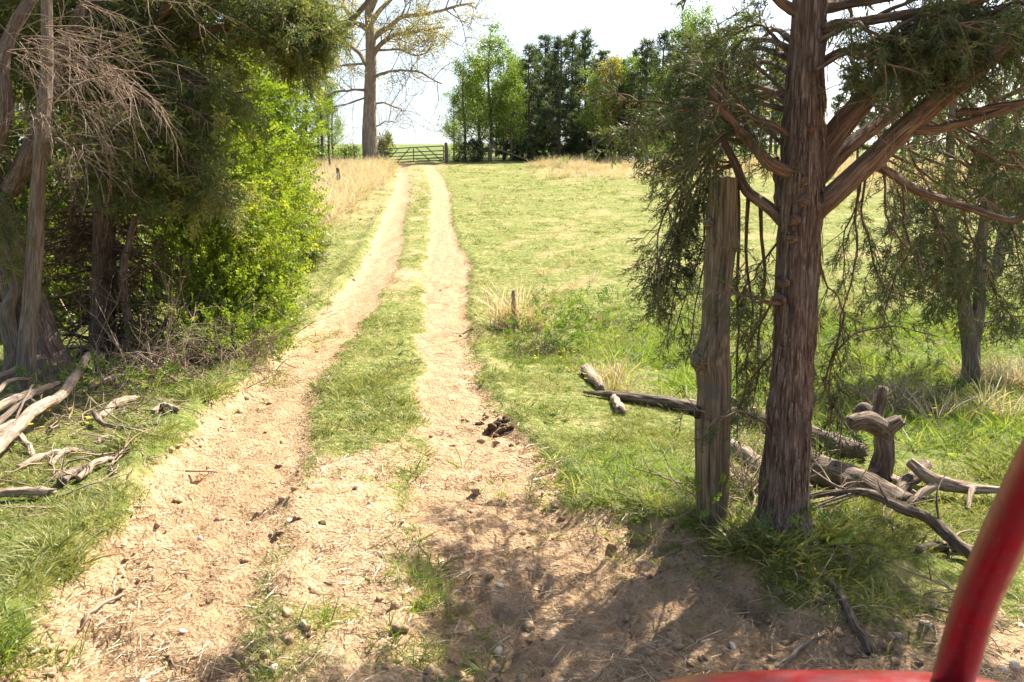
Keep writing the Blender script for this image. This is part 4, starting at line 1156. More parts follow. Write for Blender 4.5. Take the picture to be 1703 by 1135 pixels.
for px, py, lab in ((-40, 560, 'shady undergrowth bush behind the leaning butt'), (150, 500, 'pale green undergrowth bush seen through dead branches'), (290, 470, 'tall undergrowth bush behind the creeper')):
    shrub('undergrowth_bush', px, py, [((0, .5, .9), (1.3, 1.0, 1.1), 1), ((-.5, 1, 1.9), (1.2, 1.0, .9), .7)], SHOOTS, 1100, 1.7, 'vine', lab, stems=120, r=.012)

# ------------------------------------------------------------------ far trees
def grow(mb, tips, p, d, L, r, lvl, spread=.6, up=.15, kids=3, seg=6, sides=(12, 8, 5, 4), wob=.16, ratio=.62, kid_start=.35):
    pts = [p]; dd = d
    for j in range(seg):
        dd = nrm(dd + RNG.normal(size=3) * wob + np.array([0, 0, up * .3])); pts.append(pts[-1] + dd * L / seg)
    tube(mb, pts, [r, r * .45], sides[min(len(sides) - 1, 3 - lvl)] if lvl < 4 else 14, seg * 2, rough=.1, seed=int(RNG.integers(0, 50)))
    if lvl <= 1:
        for j in range(1, seg + 1): tips.append((pts[j], nrm(pts[j] - pts[j - 1])))
    if lvl > 0:
        for k in range(kids + (1 if lvl > 1 else 0)):
            t = kid_start + (1 - kid_start) * (k + RNG.random()) / (kids + 1)
            i = min(int(t * seg), seg - 1); q = pts[i] + (pts[i + 1] - pts[i]) * (t * seg - i)
            ax = nrm(pts[i + 1] - pts[i]); lat = RNG.normal(size=3); lat = nrm(lat - ax * lat.dot(ax))
            nd = nrm(ax * (1 - spread) + lat * spread + np.array([0, 0, up]))
            grow(mb, tips, q, nd, L * ratio * (.75 + .5 * RNG.random()), r * .5, lvl - 1, spread, up, kids, seg, sides, wob, ratio, kid_start * .7)

def base_at(px, Y):
    X = P(px, 270, Y)[0]
    return on_ground(X, Y)

def oak():
    Y = 64.0; b = base_at(615, Y)
    o = thing('oak_tree', b, 'big bare oak with spreading limbs and yellow catkins beside the metal gate', 'tree')
    tr = MB()
    H = [(617, 275, .78), (616, 262, .62), (615, 230, .55), (615, 180, .50), (616, 140, .46), (617, 100, .40), (616, 60, .36), (614, 10, .32), (620, -60, .24), (616, -140, .14)]
    pts = [P(x, y, Y) for x, y, r in H]
    tube(tr, pts, [h[2] for h in H], 26, 90, rough=.08, ridge=(.05, 4, .25), seed=8)
    tr.build('trunk', M['oak_bark'], o)
    tips = []
    limbs = [([(615, 115), (590, 80), (560, 55), (520, 30)], .2), ([(618, 95), (640, 70), (680, 55), (740, 45)], .22), ([(616, 70), (655, 35), (710, 20), (790, 5)], .22), ([(614, 150), (585, 152), (560, 150), (535, 165)], .11),
             ([(618, 130), (650, 115), (690, 118), (735, 140)], .13), ([(616, 175), (640, 172), (660, 180), (675, 185)], .08), ([(614, 160), (590, 170), (560, 180), (545, 178)], .08), ([(614, 55), (580, 20), (560, -30), (530, -70)], .2),
             ([(616, 40), (650, 0), (700, -40), (770, -60)], .2), ([(616, 210), (630, 208), (645, 200), (660, 204)], .06), ([(613, 105), (585, 108), (555, 108), (530, 120)], .1), ([(616, 20), (640, -40), (660, -110), (670, -160)], .18), ([(616, 0), (590, -60), (575, -120), (560, -170)], .16),
             ([(618, 60), (600, 40), (575, 45), (540, 20)], .12), ([(617, 85), (660, 80), (700, 90), (720, 75)], .1)]
    for pth, r in limbs:
        dep = RNG.normal() * 2.2
        q = [P(x, y, Y + dep * i / 3) for i, (x, y) in enumerate(pth)]
        lm = MB()
        pp, tt = tube(lm, q, [r, r * .35], 10, 20, rough=.15, wob=.5, seed=int(r * 100) + pth[0][1])
        for k in range(13):
            i = 5 + int(14 * RNG.random()); ax = tt[i]; lat = RNG.normal(size=3); lat = nrm(lat - ax * lat.dot(ax))
            grow(lm, tips, pp[i], nrm(ax * .5 + lat * .7 + np.array([0, 0, .12])), 2.0 + 1.6 * RNG.random(), r * .26, 2, .6, .1, 2, 5, (6, 5, 4, 3), .2)
        lm.build('limb', M['oak_bark'], o)
    tp = np.array([t[0] for t in tips]); td = np.array([t[1] for t in tips])
    k = RNG.random(len(tp)) < .5 * sm(4.0, 9.5, tp[:, 2] - b[2])
    lf = MB(); scatter(lf, LCLUMPS, tp[k] + RNG.normal(size=(k.sum(), 3)) * .2, td[k], .95 + .6 * RNG.random(k.sum()))
    lf.build('crown', M['catkin'], o, smooth=False, kind='stuff')
oak()

def make_pine(seed, h=9.0, low=.1):
    global RNG
    keep = RNG; RNG = np.random.default_rng(seed)
    tr = MB(); tube(tr, [np.array([0, 0, -.1]), np.array([.05, 0, h * .4]), np.array([-.08, .05, h * .75]), np.array([0, 0, h])], [.15, .12, .07, .02], 10, 16, rough=.1, seed=seed)
    br = MB(); pos = []; dr = []
    z = h * low
    while z < h * .99:
        f = z / h; nb = 5 if RNG.random() > .4 else 4
        L0 = (.25 + 2.0 * (1 - f) ** .75 * min(1, .45 + f * 1.6))
        a0 = RNG.random() * 6.28
        for k in range(nb):
            if RNG.random() < .3: continue
            a = a0 + k * 6.283 / nb + RNG.normal() * .3; L = L0 * (.55 + .6 * RNG.random())
            d = np.array([math.cos(a), math.sin(a), .18 + .3 * f]); d = nrm(d)
            p0 = np.array([0, 0, z]); p1 = p0 + d * L * .55; p2 = p0 + d * L + np.array([0, 0, -.08 * L + .12 * RNG.normal()])
            tube(br, [p0, p1, p2], [.03, .008], 4, 5, cap=False)
            nc = int(3 + L * 6.5)
            t = (.28 + .72 * RNG.random(nc) ** .7)[:, None]
            pp = p0 * (1 - t) ** 2 + 2 * p1 * t * (1 - t) + p2 * t * t
            pp = pp + RNG.normal(size=(nc, 3)) * np.array([.17, .17, .08]) * (.5 + L * .4)
            pos.append(pp); dr.append(nrm(d + RNG.normal(size=(nc, 3)) * .7))
        z += .40 + .22 * RNG.random()
    lf = MB(); pos = np.concatenate(pos); dr = np.concatenate(dr)
    scatter(lf, CLUMPS, pos, dr, .85 + .5 * RNG.random(len(pos)))
    RNG = keep
    return tr, br, lf

def make_decid(seed, h=9.0, dens=1.0, slim=1.0):
    global RNG
    keep = RNG; RNG = np.random.default_rng(seed)
    tr = MB(); br = MB(); tips = []
    tp = [np.array([0, 0, -.1]), np.array([.1, .1, h * .3]), np.array([-.1, 0, h * .65]), np.array([.1, -.1, h])]
    pp, tt = tube(tr, tp, [.14, .11, .07, .015], 9, 20, rough=.1, seed=seed)
    for k in range(22):
        f = .16 + .8 * (k + RNG.random()) / 22
        i = min(int(f * 19), 18); a = RNG.random() * 6.28
        L = h * .30 * slim * (1.08 - f * .8) * (.7 + .5 * RNG.random())
        grow(br, tips, pp[i], nrm(np.array([math.cos(a), math.sin(a), .55])), L, .045 * (1.1 - f), 1, .55, .15, 4, 5, (5, 4, 4, 3), .16)
    tp_ = np.array([t[0] for t in tips]); td = np.array([t[1] for t in tips])
    n = int(len(tp_) * dens); idx = RNG.integers(0, len(tp_), n)
    lf = MB(); scatter(lf, LCLUMPS, tp_[idx] + RNG.normal(size=(n, 3)) * .16, td[idx], .9 + .6 * RNG.random(n))
    RNG = keep
    return tr, br, lf

def tree_proto(maker, name, mats, loc, label, group, rz=0, s=1.0, sz=None):
    tr, br, lf = maker
    o = thing(name, (0, 0, 0), label, 'tree', group)
    tr.build('trunk', M[mats[0]], o); br.build('branches', M[mats[0]], o, kind='stuff'); lf.build('crown', M[mats[1]], o, smooth=False, kind='stuff')
    return o

PG_ = 'dark pines in the far tree line'
PL = 'dark layered pine in the far row beyond the pasture'
protos = []
for i, (sd, lo) in enumerate(((101, .06), (102, .12), (103, .03), (104, .2))):
    protos.append(tree_proto(make_pine(sd, 9.0, lo), 'pine_tree', ('far_bark', 'pine'), None, PL, PG_))
pines = [(852, 67, 7.6), (880, 66, 8.6), (905, 70, 9.8), (930, 66, 9.6), (950, 71, 10.2), (972, 67, 9.8), (1000, 70, 8.6), (1030, 67, 8.0), (1055, 71, 8.8), (1072, 66, 9.0), (1100, 69, 9.9), (1118, 72, 9.0), (1140, 66, 9.6), (868, 74, 8.0), (893, 75, 9.0), (918, 76, 9.4), (962, 75, 9.4), (1085, 76, 9), (1050, 64.5, 6.5), (1125, 65, 7.5), (840, 72, 6.0), (1015, 74, 8.2), (1180, 72, 9.5), (1152, 74, 8.8), (825, 76, 6.6), (1022, 71, 7.4),
         (1165, 68, 9.5), (1200, 67, 8.8), (1240, 70, 9.2), (1280, 67, 8.5), (1410, 68, 9.0), (1460, 70, 8.5), (1040, 77, 8.0), (990, 78, 8.6)]
used = set()
for i, (px, Y, h) in enumerate(pines):
    k = i % 4; loc = base_at(px, Y)
    s = h / 9.0
    if k not in used:
        o = protos[k]; o.location = loc; o.scale = (s * .95, s * .95, s); o.rotation_euler = (0, 0, i * 1.3); used.add(k)
    else:
        o = copy_tree(protos[k], loc, i * 1.3, s * .95, s)
    if px > 1180: o['label'] = 'dark pine glimpsed behind the shaggy red-brown trunk'; o['group'] = 'dark pines behind the shaggy trunk'
    elif px > 1015: o['label'] = 'dark pine of the clump beyond the yellow-green tree'; o['group'] = 'pine clump beyond the yellow-green tree'

SL = 'slender spring-green tree in the far tree line'
SG = 'slender spring-green trees in the far tree line'
dp = [tree_proto(make_decid(201, 9, 1.7, 1.0), 'young_tree', ('far_bark', 'spring'), None, SL, SG), tree_proto(make_decid(202, 9, 1.4, .95), 'young_tree', ('far_bark', 'spring'), None, SL, SG)]
dec = [(772, 64, 7.6), (815, 65, 9.8), (838, 66, 8.8), (795, 69, 8.6), (862, 70, 8.2), (985, 64, 6.6), (1035, 66, 7.6), (1095, 65, 6.8), (850, 64, 7.0), (1062, 67, 8.2), (800, 74, 8.0), (755, 68, 5.2), (1145, 64, 6.6), (1160, 80, 13.5), (1130, 82, 13), (1215, 84, 13), (555, 67, 6.0), (530, 74, 6.6), (1320, 80, 11), (1500, 76, 9), (1580, 70, 9.5), (1660, 74, 9.0), (430, 60, 8), (380, 62, 9), (300, 58, 9), (200, 56, 9), (100, 58, 9)]
used = set()
for i, (px, Y, h) in enumerate(dec):
    k = i % 2; loc = base_at(px, Y); s = h / 9.0
    if k not in used:
        o = dp[k]; o.location = loc; o.scale = (s, s, s); used.add(k)
    else: o = copy_tree(dp[k], loc, i * 2.1, s)
    if px < 500: o['label'] = 'leafy spring-green tree glimpsed through the dark hedge'; o['group'] = 'spring-green trees behind the hedge'
    elif px < 600: o['label'] = 'small spring-green tree among slim bare trees beside the oak'; o['group'] = 'spring-green trees beside the oak'
    elif 900 < px < 1100: o['label'] = 'spring-green young tree mixed among the dark pines'; o['group'] = 'spring-green trees among the pines'
    elif px > 1100: o['label'] = 'tall pale spring-green tree glimpsed behind cedar sprays'; o['group'] = 'tall pale trees behind the cedar sprays'
yt = tree_proto(make_decid(203, 9, 2.2, 1.0), 'young_tree', ('far_bark', 'yellowleaf'), None, 'yellow-green leafy tree between the two clumps of dark pines', None)
loc = base_at(1012, 65); yt.location = loc; yt.scale = (.95, .95, .88)
c = copy_tree(yt, base_at(1290, 72), 2.0, 1.0); c['label'] = 'yellow-green leafy tree glimpsed behind the shaggy red-brown trunk'
# bare slim trunks on the left
BG_ = 'slim nearly bare trees left of the oak'
bt = tree_proto(make_decid(204, 9, .10, .45), 'bare_tree', ('far_bark', 'spring'), None, 'slim nearly bare tree between the hedge and the oak', BG_)
for i, (px, Y, h) in enumerate([(483, 52, 8.5), (513, 60, 8.5), (497, 66, 8), (535, 62, 7.5), (547, 70, 8), (462, 58, 9)]):
    if i == 0: bt.location = base_at(px, Y); bt.scale = (h / 9,) * 3
    else: copy_tree(bt, base_at(px, Y), i * 1.7, h / 9)
# small cedar and dark bushes by the gate
def far_bush(px, Y, h, w, mname, label, name='cedar_bush', n=260, sc=1.0, tp=CLUMPS):
    b = base_at(px, Y); o = thing(name, b, label, 'shrub')
    parts = [((b[0], b[1], b[2] + h * .42), (w * .5, w * .5, h * .5), 1), ((b[0] + w * .1, b[1], b[2] + h * .75), (w * .28, w * .28, h * .32), .4)]
    pos, dr = leafy_mass(parts, tp, 1, n); lf = MB(); scatter(lf, tp, pos, dr, sc * (.7 + .6 * RNG.random(len(pos))))
    st = MB(); stems_to(st, b.copy(), pos, 14, .03, .1)
    st.build('stems', M['far_bark'], o, kind='stuff'); lf.build('foliage', M[mname], o, smooth=False, kind='stuff')
far_bush(640, 65, 2.2, 1.3, 'cedar_warm', 'small dark conifer between the oak and the metal gate', n=120)
far_bush(786, 62.5, 1.7, 2.0, 'cedar', 'rounded dark bush to the gate side of the slender trees', n=190)
far_bush(760, 64, 1.3, 1.8, 'spring', 'light green bush against the gate post', 'leafy_bush', 160, 1.0, LCLUMPS)
far_bush(520, 61, 1.3, 3.0, 'spring', 'low green bush under the slim bare trees', 'leafy_bush', 300, 1.0, LCLUMPS)
far_bush(575, 63, 1.2, 2.6, 'spring', 'low green bush at the foot of the oak', 'leafy_bush', 260, 1.0, LCLUMPS)
far_bush(1095, 61, 1.5, 3.4, 'spring', 'light green bush before the farther pines at the pasture edge', 'leafy_bush', 420, 1.0, LCLUMPS)
far_bush(1150, 61, 1.7, 3.0, 'spring', 'bright bush at the pasture edge behind the cedar sprays', 'leafy_bush', 420, 1.0, LCLUMPS)
far_bush(938, 56, .75, .9, 'spring', 'small green clump among the pale dry grass at the pasture top', 'leafy_bush', 70, .6, LCLUMPS)
for i, (px, w) in enumerate(((870, 2.4), (905, 2.6), (950, 2.8), (985, 2.4), (1030, 3.0), (1060, 2.6), (1120, 3.0))):
    far_bush(px, 65.5 + (i % 3), 1.5 + .3 * (i % 2), w, 'cedar', ['dark scrub filling under the first pine of the row', 'dark scrub under the taller pines', 'broad dark scrub between pine trunks', 'small dark scrub beside the yellow-green tree', 'wide dark scrub under the yellow-green tree', 'dark scrub between the two pine clumps', 'dark scrub under the farther pine clump'][i], 'scrub_bush', 200)

# second, smaller cedar on the right and the bare trees behind it
def right_cedar():
    b = pg(1612, 640); Y = b[1]
    o = thing('cedar_tree', b, 'small dark cedar with forked grey trunk in the sunny marsh grass', 'tree')
    trunk_mesh([P(1612, 650, Y), P(1615, 600, Y), P(1610, 540, Y), P(1600, 480, Y), P(1585, 380, Y), P(1580, 260, Y), P(1590, 100, Y)], [.12, .10, .095, .07, .06, .05, .03], 'grey_bark', o, 20, 60, (.012, 4, 1), seed=5)
    trunk_mesh([P(1615, 590, Y), P(1628, 520, Y), P(1632, 440, Y), P(1640, 330, Y), P(1650, 200, Y)], [.08, .075, .06, .05, .03], 'grey_bark', o, 18, 50, (.01, 4, 1), 'limb', 6)
    wood = MB(); tw = MB(); lf = MB()
    for k in range(22):
        x = 1500 + 220 * RNG.random(); y = 300 + 240 * RNG.random() ** .9; d = Y - .3 + 1.0 * RNG.random()
        q0 = P(1612, y + 20, Y)
        bough(wood, lf, [q0, q0 * .5 + P(x, y - 15, d) * .5, P(x, y, d), P(x + (x - 1612) * .2, y + 25, d)], .018, .004, 12, .42, .55, SPRIGS_C, 1.0, step=.075, leafy=.8, twigmb=tw)
    for k in range(14):
        x = 1500 + 300 * RNG.random(); y = -60 + 330 * RNG.random(); d = Y - .2 + 1.4 * RNG.random()
        q0 = P(1615, y + 50, Y)
        bough(wood, lf, [q0, q0 * .5 + P(x, y - 25, d) * .5, P(x, y, d), P(x + (x - 1612) * .2, y + 25, d)], .02, .004, 11, .5, .5, SPRIGS_C, 1.15, step=.085, leafy=.75, twigmb=tw)
    wood.build('branches', M['limb_bark'], o, kind='stuff'); tw.build('twigs', M['twig'], o, kind='stuff'); lf.build('crown', M['cedar'], o, smooth=False, kind='stuff')
right_cedar()
def small_bare(px, Y, h, label, seed):
    global RNG
    keep = RNG; RNG = np.random.default_rng(seed)
    b = base_at(px, Y); o = thing('bare_tree', b, label, 'tree')
    tr = MB(); br = MB(); tips = []
    pp, tt = tube(tr, [b + np.array([0, 0, -.1]), b + np.array([.15, 0, h * .35]), b + np.array([.25, .1, h * .7]), b + np.array([.2, 0, h])], [.13, .1, .07, .02], 12, 24, rough=.12)
    for k in range(16):
        i = 4 + int(18 * RNG.random()); a = RNG.random() * 6.28
        grow(br, tips, pp[i], nrm(np.array([math.cos(a), math.sin(a), .5])), h * .3, .035, 2, .6, .1, 3, 5, (6, 5, 4, 3), .2)
    tr.build('trunk', M['grey_bark'], o); br.build('branches', M['grey_bark'], o, kind='stuff')
    RNG = keep
small_bare(1672, 18, 4.5, 'grey bare tree in the dry field behind the small dark cedar', 5)
small_bare(1640, 22, 4.5, 'thin grey bare tree against the orange dry field', 6)

# ------------------------------------------------------------------ metal gate, posts, wire
def rod(mb, a, b, r, sides=8): tube(mb, [a, b], [r, r], sides, 3)
def gate():
    Y = 61.3
    xa, xb = P(637, 260, Y)[0], P(738, 260, Y)[0]
    zb = float(gz((xa + xb) / 2, Y))
    o = thing('farm_gate', ((xa + xb) / 2, Y, zb), 'dark metal field gate with four rails and slanting braces closing the track', 'gate')
    g0, g1 = P(637, 271.5, Y)[2], P(738, 267, Y)[2]
    t0, t1 = P(637, 248.5, Y)[2], P(738, 243, Y)[2]
    def pt(u, w):
        lo = g0 * (1 - u) + g1 * u; hi = t0 * (1 - u) + t1 * u
        return np.array([xa * (1 - u) + xb * u, Y, lo * (1 - w) + hi * w])
    for w in (0, .2, .43, .68, 1.0):
        m = MB(); rod(m, pt(0, w), pt(1, w), .036); m.build('rail', M['gate'], o)
    for u in (0, .505, 1):
        m = MB(); rod(m, pt(u, -.01) + np.array([0, -.04, 0]), pt(u, 1.01) + np.array([0, -.04, 0]), .036); m.build('upright', M['gate'], o)
    for u0, u1 in ((.06, .25), (.24, .45), (.77, .55), (.95, .72)):
        m = MB(); rod(m, pt(u0, .02) + np.array([0, -.08, 0]), pt(u1, .98) + np.array([0, -.08, 0]), .034); m.build('brace', M['gate'], o)
    m = MB(); rod(m, pt(.99, .62) + np.array([0, -.05, 0]), pt(1.04, .60) + np.array([0, -.05, 0]), .025); m.build('latch', M['steel'], o)
gate()

def stake(px, Y, h, r, label, name='fence_post', m='post_wood', lean=(0, 0), group=None, rails=()):
    b = base_at(px, Y)
    o = thing(name, b, label, 'post', group)
    mb = MB(); top = b + np.array([lean[0], lean[1], h])
    tube(mb, [b + np.array([0, 0, -.15]), (b + top) / 2 + np.array([r * .2, 0, 0]), top], [r * 1.05, r, r * .92], 12, 14, rough=.12, seed=int(px) % 40, broken=.03)
    mb.build('shaft', M[m], o)
    c = MB(); tube(c, [top, top + np.array([0, 0, .012])], [r * .86, r * .78], 12, 3); c.build('sawn_top', M['post_end'], o)
    return o, b, top
stake(742, 61.2, 1.45, .13, 'dark wooden gate post at the latch end of the metal gate', m='dark_log')
stake(634, 61.4, 1.2, .08, 'thin post at the hinge end of the metal gate', m='dark_log')
_, b1, t1 = stake(814, 62, 1.35, .16, 'thick dark corner post beyond the rounded dark bush', m='dark_log')
br = MB(); tube(br, [t1 + np.array([.1, 0, -.2]), on_ground(b1[0] + 2.9, 62.1, .15)], [.06, .055], 10, 8); o = br.build('fence_brace', M['dark_log'])
tag(o, 'slanting timber brace leaning on the thick dark corner post', 'brace')
stake(507, 26, 1.0, .085, 'grey fence post half buried in pale dry grass by the young cedar', m='grey_bark', lean=(.05, 0))
stake(563, 40, 1.0, .10, 'grey fence post in the tall dry grass below the oak', m='grey_bark', lean=(-.05, 0))
stake(548, 50, 1.0, .07, 'small grey fence post behind the tall dry grass', m='grey_bark')
stake(590, 58, 1.0, .06, 'thin pale stake just before the oak', m='grey_bark')
bq = pg(853, 552)
stake(853, bq[1], .62, .035, 'short leaning brown stake in the verge beside the track', 'wooden_stake', 'dead_wood', (.01, .0))
bq2 = pg(450, 545)
stake(450, bq2[1], .22, .035, 'cut-off stub post in weeds on the hedge bank', 'wooden_stake', 'dark_log')
for (x0, Ya, x1, Yb, h, lab) in ((742, 61.2, 814, 62, .9, 'upper fence wire between gate post and corner post'), (742, 61.2, 814, 62, .5, 'lower fence wire between gate post and corner post'), (507, 26, 563, 40, .8, 'sagging fence wire through the tall dry grass')):
    a = base_at(x0, Ya); bb = base_at(x1, Yb); a[2] += h; bb[2] += h; mid = (a + bb) / 2 - np.array([0, 0, .05])
    w = MB(); tube(w, [a, mid, bb], [.006, .006, .006], 4, 8); tag(w.build('fence_wire', M['wire']), lab, 'wire')

# ------------------------------------------------------------------ red machine at the edge of the picture
def tractor():
    o = thing('tractor', (.45, .45, 0), 'red painted machine with curved tube guard and rounded hood', 'vehicle')
    m = MB()
    tube(m, [np.array([.50, .86, 1.02]), P(1566, 1200, .96), P(1584, 1135, .95), P(1620, 1012, .90), P(1660, 917, .85), P(1709, 815, .80), P(1755, 730, .76), P(1840, 590, .70)], [.0235] * 8, 28, 70)
    m.build('guard_tube', M['red'], o)
    # hood: lofted rounded shell
    h = MB(); n = 40; rows = []
    ys = np.concatenate([np.linspace(-.35, .90, 12), .90 + .13 * np.sin(np.linspace(.15, 1, 10) * math.pi / 2)])
    for y in ys:
        t = max(0, (y - .90) / .13); dz = .06 * (1 - math.sqrt(max(0, 1 - min(1, t) ** 2))) ; sc = 1 - .10 * t ** 2
        a = np.linspace(0, math.pi, n)
        cx = .42; wx = .42 * sc; hz = .577
        c, s = np.cos(a), np.sin(a); e = .42
        x = cx + wx * np.sign(c) * np.abs(c) ** .55; z = .735 + (hz - dz * 1.0) * np.abs(s) ** e + .006 * np.cos((x - cx) / wx * 1.4)
        rows.append(np.stack([x, np.full(n, y), z], 1))
    V = np.concatenate(rows); k = len(rows)
    Q = np.array([[i * n + j, i * n + j + 1, (i + 1) * n + j + 1, (i + 1) * n + j] for i in range(k - 1) for j in range(n - 1)])
    e0 = len(V); V = np.vstack([V, [[.44, ys[-1], .74]], [[.44, ys[0], .74]]])
    T = np.array([[(k - 1) * n + j, (k - 1) * n + j + 1, e0] for j in range(n - 1)] + [[j + 1, j, e0 + 1] for j in range(n - 1)])
    h.add(V, [Q, T]); h.build('hood', M['red'], o)
    f = MB(); box(f, (.44, .2, .60), (.22, .62, .13)); f.build('chassis', M['steel'], o)
    for x in (-.05, .93):
        for y, R in ((.55, .32), (-.55, .42)):
            w = MB(); a = np.linspace(0, 2 * math.pi, 41)
            ring = []
            prof = [(-.09, .62), (-.10, .86), (-.07, .98), (0, 1.0), (.07, .98), (.10, .86), (.09, .62)]
            zc = float(gz(x, y)) + R - .01
            for dx, fr in prof: ring.append(np.stack([np.full(40, x + dx), y + np.cos(a[:-1]) * R * fr, zc + np.sin(a[:-1]) * R * fr * (1 + 0)], 1))
            V = np.concatenate(ring)
            Q = np.array([[i * 40 + j, i * 40 + (j + 1) % 40, (i + 1) * 40 + (j + 1) % 40, (i + 1) * 40 + j] for i in range(6) for j in range(40)])
            w.add(V, Q)
            wh = w.build('wheel', M['rubber'], o)
            d = MB(); tube(d, [np.array([x - .06, y, zc]), np.array([x + .06, y, zc])], [R * .63, R * .63], 24, 3)
            r_ = d.build('rim', M['red'], wh); r_.location = (0, 0, 0)
tractor()

# ------------------------------------------------------------------ scattered stuff through geometry nodes
LIB = bpy.data.collections.new("library")

def lib(name, mb, m, smooth=False):
    o = bpy.data.objects.new(name, mb.mesh(name, m, smooth)); return o

def tuft(seed, n, h, spread, w, lean=.5, seg=3):
    r = np.random.default_rng(seed); mb = MB()
    for i in range(n):
        a = r.random() * 6.283; q = spread * math.sqrt(r.random())
        p = np.array([math.cos(a) * q, math.sin(a) * q, -.01])
        d = nrm(np.array([math.cos(a) * lean * r.random() + r.normal() * .25 * lean, math.sin(a) * lean * r.random() + r.normal() * .25 * lean, 1]))
        L = h * (.45 + .75 * r.random()); s = nrm(np.cross(d, r.normal(size=3))) * w * (.7 + .6 * r.random())
        pts = [p]; dd = d; g_ = r.random() * .9 * lean
        for j in range(seg):
            dd = nrm(dd + np.array([d[0], d[1], -g_ * .4])); pts.append(pts[-1] + dd * L / seg)
        V = []
        for j in range(seg): V += [pts[j] - s * (1 - j / seg * .6), pts[j] + s * (1 - j / seg * .6)]
        V.append(pts[-1])
        fs = [np.array([[2 * j, 2 * j + 1, 2 * j + 3, 2 * j + 2] for j in range(seg - 1)]), np.array([[2 * seg - 2, 2 * seg - 1, 2 * seg]])]
        mb.add(V, fs, r.random())
    return mb

def gn_scatter(name, pts, scl, variants, label=None, cat=None, tilt=.15, rot=None):
    """one stuff object: variants instanced on points"""
    coll = bpy.data.collections.new(name + "_source")
    for i, v in enumerate(variants):
        v.name = "%s_%02d" % (name, i); coll.objects.link(v)
    n = len(pts)
    me = bpy.data.meshes.new(name)
    me.vertices.add(n); me.vertices.foreach_set("co", np.asarray(pts, np.float32).ravel())
    if rot is None:
        rot = np.stack([RNG.normal(size=n) * tilt, RNG.normal(size=n) * tilt, RNG.random(n) * 6.283], 1)
    a = me.attributes.new("rot", 'FLOAT_VECTOR', 'POINT'); a.data.foreach_set("vector", rot.astype(np.float32).ravel())
    a = me.attributes.new("scl", 'FLOAT', 'POINT'); a.data.foreach_set("value", np.broadcast_to(scl, (n,)).astype(np.float32))
    a = me.attributes.new("vid", 'INT', 'POINT'); a.data.foreach_set("value", RNG.integers(0, len(variants), n).astype(np.int32))
    o = bpy.data.objects.new(name, me); COL.objects.link(o)
    ng = bpy.data.node_groups.new(name, 'GeometryNodeTree')
    ng.interface.new_socket("Geometry", in_out='INPUT', socket_type='NodeSocketGeometry')
    ng.interface.new_socket("Geometry", in_out='OUTPUT', socket_type='NodeSocketGeometry')
    nd = ng.nodes; L = ng.links
    gi = nd.new("NodeGroupInput"); go = nd.new("NodeGroupOutput")
    ip = nd.new("GeometryNodeInstanceOnPoints"); ci = nd.new("GeometryNodeCollectionInfo")
    ci.inputs[0].default_value = coll; ci.inputs["Separate Children"].default_value = True; ci.inputs["Reset Children"].default_value = True
    def na(nm, t):
        q = nd.new("GeometryNodeInputNamedAttribute"); q.data_type = t; q.inputs[0].default_value = nm
        return q.outputs[0]
    L.new(gi.outputs[0], ip.inputs["Points"]); L.new(ci.outputs[0], ip.inputs["Instance"])
    ip.inputs["Pick Instance"].default_value = True
    L.new(na("vid", 'INT'), ip.inputs["Instance Index"])
    e2r = nd.new("FunctionNodeEulerToRotation"); L.new(na("rot", 'FLOAT_VECTOR'), e2r.inputs[0]); L.new(e2r.outputs[0], ip.inputs["Rotation"])
    L.new(na("scl", 'FLOAT'), ip.inputs["Scale"])
    L.new(ip.outputs[0], go.inputs[0])
    mod = o.modifiers.new("scatter", 'NODES'); mod.node_group = ng
    tag(o, label, cat, kind='stuff')
    return o

def frustum_pts(n, y0, y1, power=1.0, pad=1.22):
    """points on the ground whose density falls off with distance"""
    t = RNG.random(n)
    if power == 1.0: Y = y0 * (y1 / y0) ** t
    else: Y = (y0 ** (1 - power) + t * (y1 ** (1 - power) - y0 ** (1 - power))) ** (1 / (1 - power))
    X = (RNG.random(n) * 2 - 1) * (Y * .63 * pad + .9)
    return X, Y

def clear_of_trunks(X, Y):
    k = np.ones(len(X), bool)
    for (cx, cy, r) in ((1.49, YC, .14), (1.17, 4.55, .09)):
        k &= np.hypot(X - cx, Y - cy) > r
    return k

# pasture turf
X, Y = frustum_pts(230000, 2.3, 62, 1.05)
d = masks(X, Y)[0]; lu = lush_fn(X, Y)
patch = fbm(X * 1.3, Y * 1.3, 83, 4)
keep = (RNG.random(len(X)) > d * 1.5 + .02) & clear_of_trunks(X, Y) & (RNG.random(len(X)) < .12 + 1.15 * sm(.38, .68, patch))
X, Y, lu, patch = X[keep], Y[keep], lu[keep], patch[keep]
sc = (.45 + .7 * RNG.random(len(X))) * (.5 + .9 * patch) * (1 + .022 * np.clip(Y - 6, 0, 40)) * (1 + .55 * lu) * (1 - .25 * sm(10, 18, Y)) * (1 + .9 * sm(.62, .72, fbm(X * 2.1, Y * 2.1, 88, 2)))
gn_scatter('grass', np.stack([X, Y, gz(X, Y)], 1), sc, [lib('t', tuft(300 + i, 11, .075, .05, .0022, .9), M['grass']) for i in range(5)], 'short pasture turf either side of the track', 'grass', .2)
